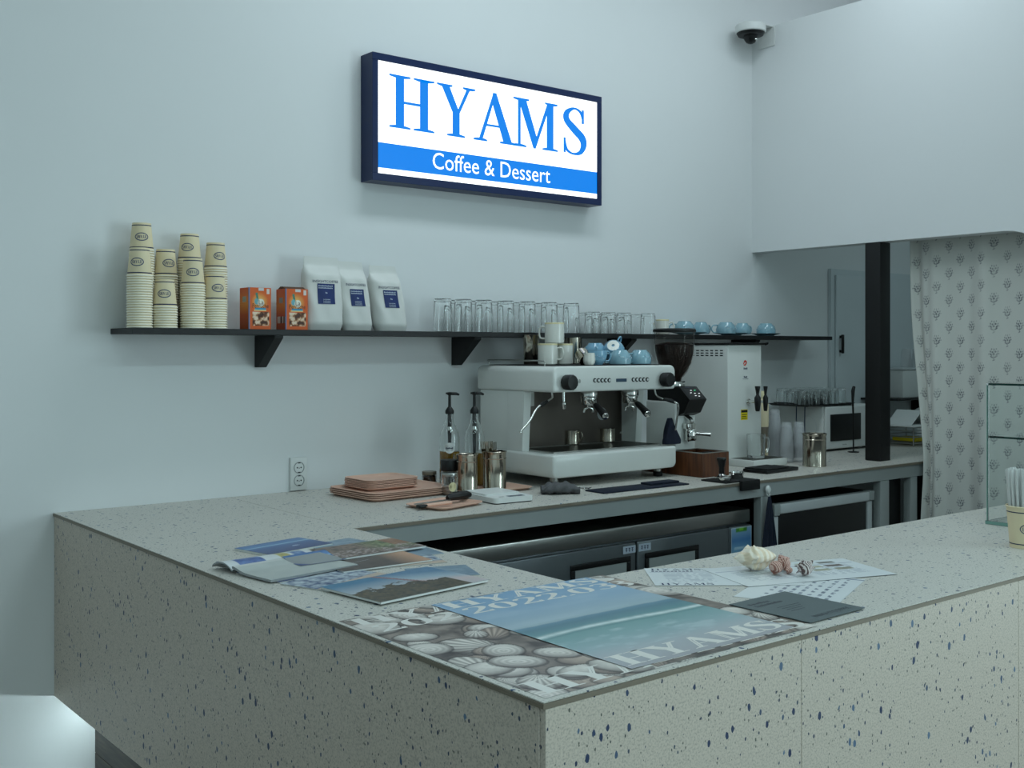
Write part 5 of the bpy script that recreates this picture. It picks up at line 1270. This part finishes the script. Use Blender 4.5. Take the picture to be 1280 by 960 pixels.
conch('large cream conch shell lying on the menus', 2.170, 1.735, mz_, .112, .030, s1, 152, 0, 6, .38, 'sea shells on the menus')
conch('round pink-brown snail-like shell next to the large cream conch', 2.170, 1.672, mz_, .040, .017, s2_, 70, -20, 5, .05, 'sea shells on the menus')
conch('pointed pink striped shell behind the small shells', 2.225, 1.690, mz_, .046, .017, s2_, 100, -55, 6, .25, 'sea shells on the menus')
conch('tiny orange-pink shell between the two spiky shells', 2.205, 1.660, mz_, .030, .0085, s2_, 20, 0, 5, .1, 'sea shells on the menus')
conch('spiky brown and white murex shell at the right of the shells', 2.213, 1.618, mz_, .044, .018, s3, 60, -30, 6, .75, 'sea shells on the menus')

# ================================================================ magazines on the left counter
def mag_sunset(U, V):
    n = vnoise(U, V, 14, 10, 5, 4); d = V+.55*(U-.5)
    c = ramp(V*.8+.25*U, [(0, S(60, 66, 60)), (.4, S(150, 162, 174)), (.55, S(150, 160, 176)), (.8, S(130, 160, 192)), (1, S(80, 120, 176))])
    sky = ramp(d, [(0, S(190, 192, 198)), (.5, S(204, 186, 186)), (.7, S(160, 180, 194)), (1, S(84, 126, 160))]); z = (d > .45+.0*U); c = np.where((U > .46+.30*(1-V))[..., None], sky, c)
    sea = (V > .38+.15*(n-.5)) & (U < .46+.30*(1-V)); c[sea] = lerp(S(176, 182, 190), S(60, 120, 156), np.clip((V-.45)*2.4, 0, 1))[sea]
    pk = np.abs(U-(.46+.30*(1-V))) < .022; c[pk] = S(146, 108, 112)
    land = (V < .36+.34*(n-.3)+.12*np.sin(U*5)) & (U < .84); lc = lerp(S(22, 28, 24), S(104, 88, 60), np.clip(vnoise(U, V, 40, 30, 9, 3)*1.7-.4, 0, 1)); c[land] = lc[land]
    return c
def mag_garden(U, V):
    n = vnoise(U, V, 30, 22, 15, 3); m = vnoise(U, V, 6, 5, 16, 2)
    c = lerp(S(58, 48, 44), S(150, 124, 110), np.clip(n*1.6-.3, 0, 1)); g = lerp(S(70, 84, 50), S(150, 158, 110), np.clip(n*1.6-.3, 0, 1)); w1 = np.clip((U-.45)*4, 0, 1)*np.clip((V-.1)*3, 0, 1)
    c = c*(1-w1)[..., None]+g*w1[..., None]; r = (U > .80) & (V > .45); c[r] = lerp(S(110, 70, 50), S(170, 130, 100), n)[r]
    c[(n > .62) & (V < .5)] = S(176, 160, 160); return c
def mag_brown(U, V):
    n = vnoise(U, V, 12, 10, 25, 3); c = lerp(S(52, 44, 42), S(96, 78, 70), n); w1 = np.clip((U-.62)*3.2, 0, 1); c = c*(1-w1)[..., None]+np.array(S(196, 150, 120))*w1[..., None]
    c[(np.abs(V-.5-.5*(U-.3)) < .01) & (U < .5)] = S(160, 160, 164); return c
def mag_blue(U, V):
    n = vnoise(U, V, 8, 6, 31, 3); c = ramp(V, [(0, S(50, 66, 118)), (.5, S(56, 88, 142)), (.75, S(80, 126, 176)), (1, S(64, 104, 160))])
    c[(np.abs(V-.70) < .03)] = S(140, 176, 204); c[(n > .60) & (np.abs(V-.45) < .12) & (U > .4) & (U < .8)] = S(176, 190, 214); return c
def mag_pale(U, V):
    n = vnoise(U, V, 10, 8, 33, 3); return lerp(S(96, 122, 146), S(146, 166, 180), n)
def mag_mix(U, V):
    n = vnoise(U, V, 16, 12, 35, 3); c = lerp(S(40, 70, 120), S(190, 200, 208), np.clip(n*2-.5, 0, 1)); c[V < .25] = S(196, 176, 160); return c
def mag(label, corners, z, th, pic, name='magazine', nx=90, ny=64):
    cx = sum(p[0] for p in corners)/4; cy = sum(p[1] for p in corners)/4
    t = thing(name, label, 'magazine', (cx, cy, z), 0, 'magazines and brochures')
    c = [(p[0]-cx, p[1]-cy) for p in corners]
    sheet('cover', c, th*.0+th-.0004, .0004, pic, nx, ny, t)
    s_ = .0015; q = MB(); cc = [(p[0]*(1-s_*8), p[1]*(1-s_*8)) for p in c]
    q.prism(cc, .0, th-.0005).build('pages', 'paper', t); return t
mag('pale blue brochure peeking out behind the garden magazine', rect(1.555, 2.700, .17, .13, 10), CT+.0003, .002, mag_pale)
mag('dark blue magazine lying closed behind the open magazine', rect(1.412, 2.762, .225, .15, 12), CT+.0003, .006, mag_blue)
mag('pale blue brochure edge showing right of the brown magazine', rect(1.615, 2.490, .20, .14, -8), CT+.0003, .002, mag_pale)
mag('pinkish leaflet under the right side of the magazine pile', rect(1.560, 2.395, .20, .14, -14), CT+.0003, .0015, mag_mix)
mag('brown and orange magazine between garden and sunset magazines', rect(1.490, 2.425, .26, .17, -2), CT+.0028, .004, mag_brown)
mag('magazine with a brown and green garden photograph on top of the far pile', rect(1.560, 2.560, .27, .165, 3), CT+.0074, .005, mag_garden)
mag('blue and white brochure under the open magazine and sunset magazine', rect(1.310, 2.300, .22, .15, 20), CT+.0003, .003, mag_mix)
mag('grey leaflet under the right end of the sunset magazine', rect(1.560, 2.215, .16, .13, -20), CT+.0003, .0015, mag_pale)
mag('sunset coast magazine with blue sky lying nearest the posters', rect(1.398, 2.130, .325, .220, 7), CT+.0038, .0055, mag_sunset)
MB()
# open magazine: left page block curls, right block lies flat
t = thing('open_magazine', 'open magazine with curling pages at the counter edge', 'magazine', (1.20, 2.46, CT+.0035))
mag('blue-covered magazine under the open magazine', rect(1.300, 2.455, .26, .175, 10), CT+.0003, .003, mag_blue)
def page_right(U, V):
    n = vnoise(U, V, 8, 8, 41, 2); c = lerp(S(176, 182, 180), S(192, 196, 192), n); c[(V > .93)] = S(206, 208, 206); return c
def page_left(U, V):
    c = np.zeros(U.shape+(3,)); c[:] = S(214, 218, 220); n = vnoise(U, V, 20, 14, 43, 2)
    z = (U > .12) & (U < .42); c[z] = lerp(S(40, 66, 140), S(110, 140, 190), n)[z]; z = (U > .60) & (U < .74); c[z] = lerp(S(150, 140, 80), S(206, 196, 130), n)[z]; z = (U > .78) & (U < .92); c[z] = lerp(S(50, 80, 150), S(130, 160, 196), n)[z]; return c
ra = math.radians(8)
def loc2(u, v): return (u*math.cos(ra)-v*math.sin(ra), u*math.sin(ra)+v*math.cos(ra))
sheet('right_page_block', [loc2(-.045, -.10), loc2(.215, -.10), loc2(.215, .065), loc2(-.045, .065)], 0, .006, page_right, 40, 30, t, lambda u, v: .010*np.exp(-((1-v)/.22)**2)-.004*u*0)
sheet('left_page_block', [loc2(-.045, .067), loc2(.215, .067), loc2(.215, .155), loc2(-.045, .155)], 0, .004, page_left, 70, 30, t, lambda u, v: .014*np.sin(np.clip(v, 0, 1)*PI)**.7*(1-.35*u)+.002)
sheet('loose_page', [loc2(.10, -.02), loc2(.235, -.03), loc2(.235, .066), loc2(.10, .066)], .0068, .0006, mag_blue, 30, 24, t, lambda u, v: .012*np.exp(-((1-v)/.3)**2))

# ================================================================ glass display, straw cup
t = thing('glass_display', 'low glass display case with green-edged shelves at the right of the counter', 'display case', (3.33, 1.36, CT))
W, D, HH = .60, .39, .438
bx(0, W, D-.005, D, .012, HH, .0).build('glass_panel', 'sheet', t); bx(0, .005, 0, D-.0055, .012, HH).build('glass_panel', 'sheet', t); bx(W-.005, W, 0, D-.0055, .012, HH).build('glass_panel', 'sheet', t)
bx(-.003, W+.003, -.003, D+.003, .0003, .0115).build('glass_base', 'sheet', t)
for z in (.272, HH): 
    g_ = bx(.006 if z < .4 else 0, W-.006 if z < .4 else W, 0, D-.006 if z < .4 else D, z+.0003, z+.0063).build('glass_shelf', 'sheet', t)
    bx(.0055 if z < .4 else -.001, .0075 if z < .4 else .001, 0, D-.006, z+.0001, z+.0065).build('polished_edge', 'edge', g_); bx(.006, W-.006, -.0016, -.0002, z+.0001, z+.0065).build('polished_edge', 'edge', g_)
bx(-.0006, -.0001, D-.0035, D, .012, HH).build('polished_edge', 'pedge', t); bx(-.0035, -.0031, -.003, D+.003, .001, .011).build('polished_edge', 'pedge', t)
sx, sy_ = onZ(1281, 684)
t = thing('straw_cup', 'cream paper cup with navy stripes holding white straws at the right edge', 'cup', (sx, sy_, CT+.0003))
k = 1.0; MB().lathe([(.0005, .006), (.036, .006), (.0375, 0), (.0385, 0), (.0475, .112), (.0495, .1125), (.0500, .115), (.0485, .117), (.0465, .116), (.0365, .008), (.0005, .008)], 36, cap=False).build('cup_wall', 'cream', t)
for z in (.012, .100):
    r_ = .0385+(.0475-.0385)*z/.112+.0004; MB().lathe([(r_, z-.0013), (r_+.0002, z+.0013)], 36, cap=False).build('stripe', 'ink', t)
q = MB(); c0 = math.atan2(-sy_, -sx)+.25; rf = lambda z: .0385+.009*z/.112+.0005
fx = lambda u, v: (math.cos(c0+u/.044)*rf(.055+v), math.sin(c0+u/.044)*rf(.055+v), .055+v); vs = []; fs = []
for i in range(28):
    a = 2*PI*i/28; vs += [fx(.024*math.cos(a), .015*math.sin(a)), fx(.0215*math.cos(a), .0125*math.sin(a))]
for i in range(28): a = 2*i; b = 2*((i+1) % 28); fs.append((a, b, b+1, a+1))
q.add(vs, fs); serif_line(q, 'HYAMS', .036, .010, lambda u, v: fx(u-.018, v-.005)); q.build('oval_logo', 'inkg', t)
sm_ = MB().lathe([(.0033, 0), (.0033, .205), (.0026, .205), (.0026, .002)], 10, cap=False).build('drinking_straw', 'whitep')
first = True; rs = random.Random(3)
spots = [(0, 0)]+[(.0105*math.cos(a*PI/3), .0105*math.sin(a*PI/3)) for a in range(6)]+[(.021*math.cos(a*PI/6+.2), .021*math.sin(a*PI/6+.2)) for a in range(12)]+[(.0305*math.cos(a*PI/9), .0305*math.sin(a*PI/9)) for a in range(18)]
for dx, dy in spots:
    o = sm_ if first else sm_.copy()
    if not first: C.objects.link(o)
    first = False; o.location = (sx+dx, sy_+dy, CT+.0095+rs.uniform(0, .006)); o.rotation_euler = (-dy*2.6, dx*2.6, 0)
    tag(o, 'white drinking straw standing in the cream striped cup', 'straw', 'straws in the cup')
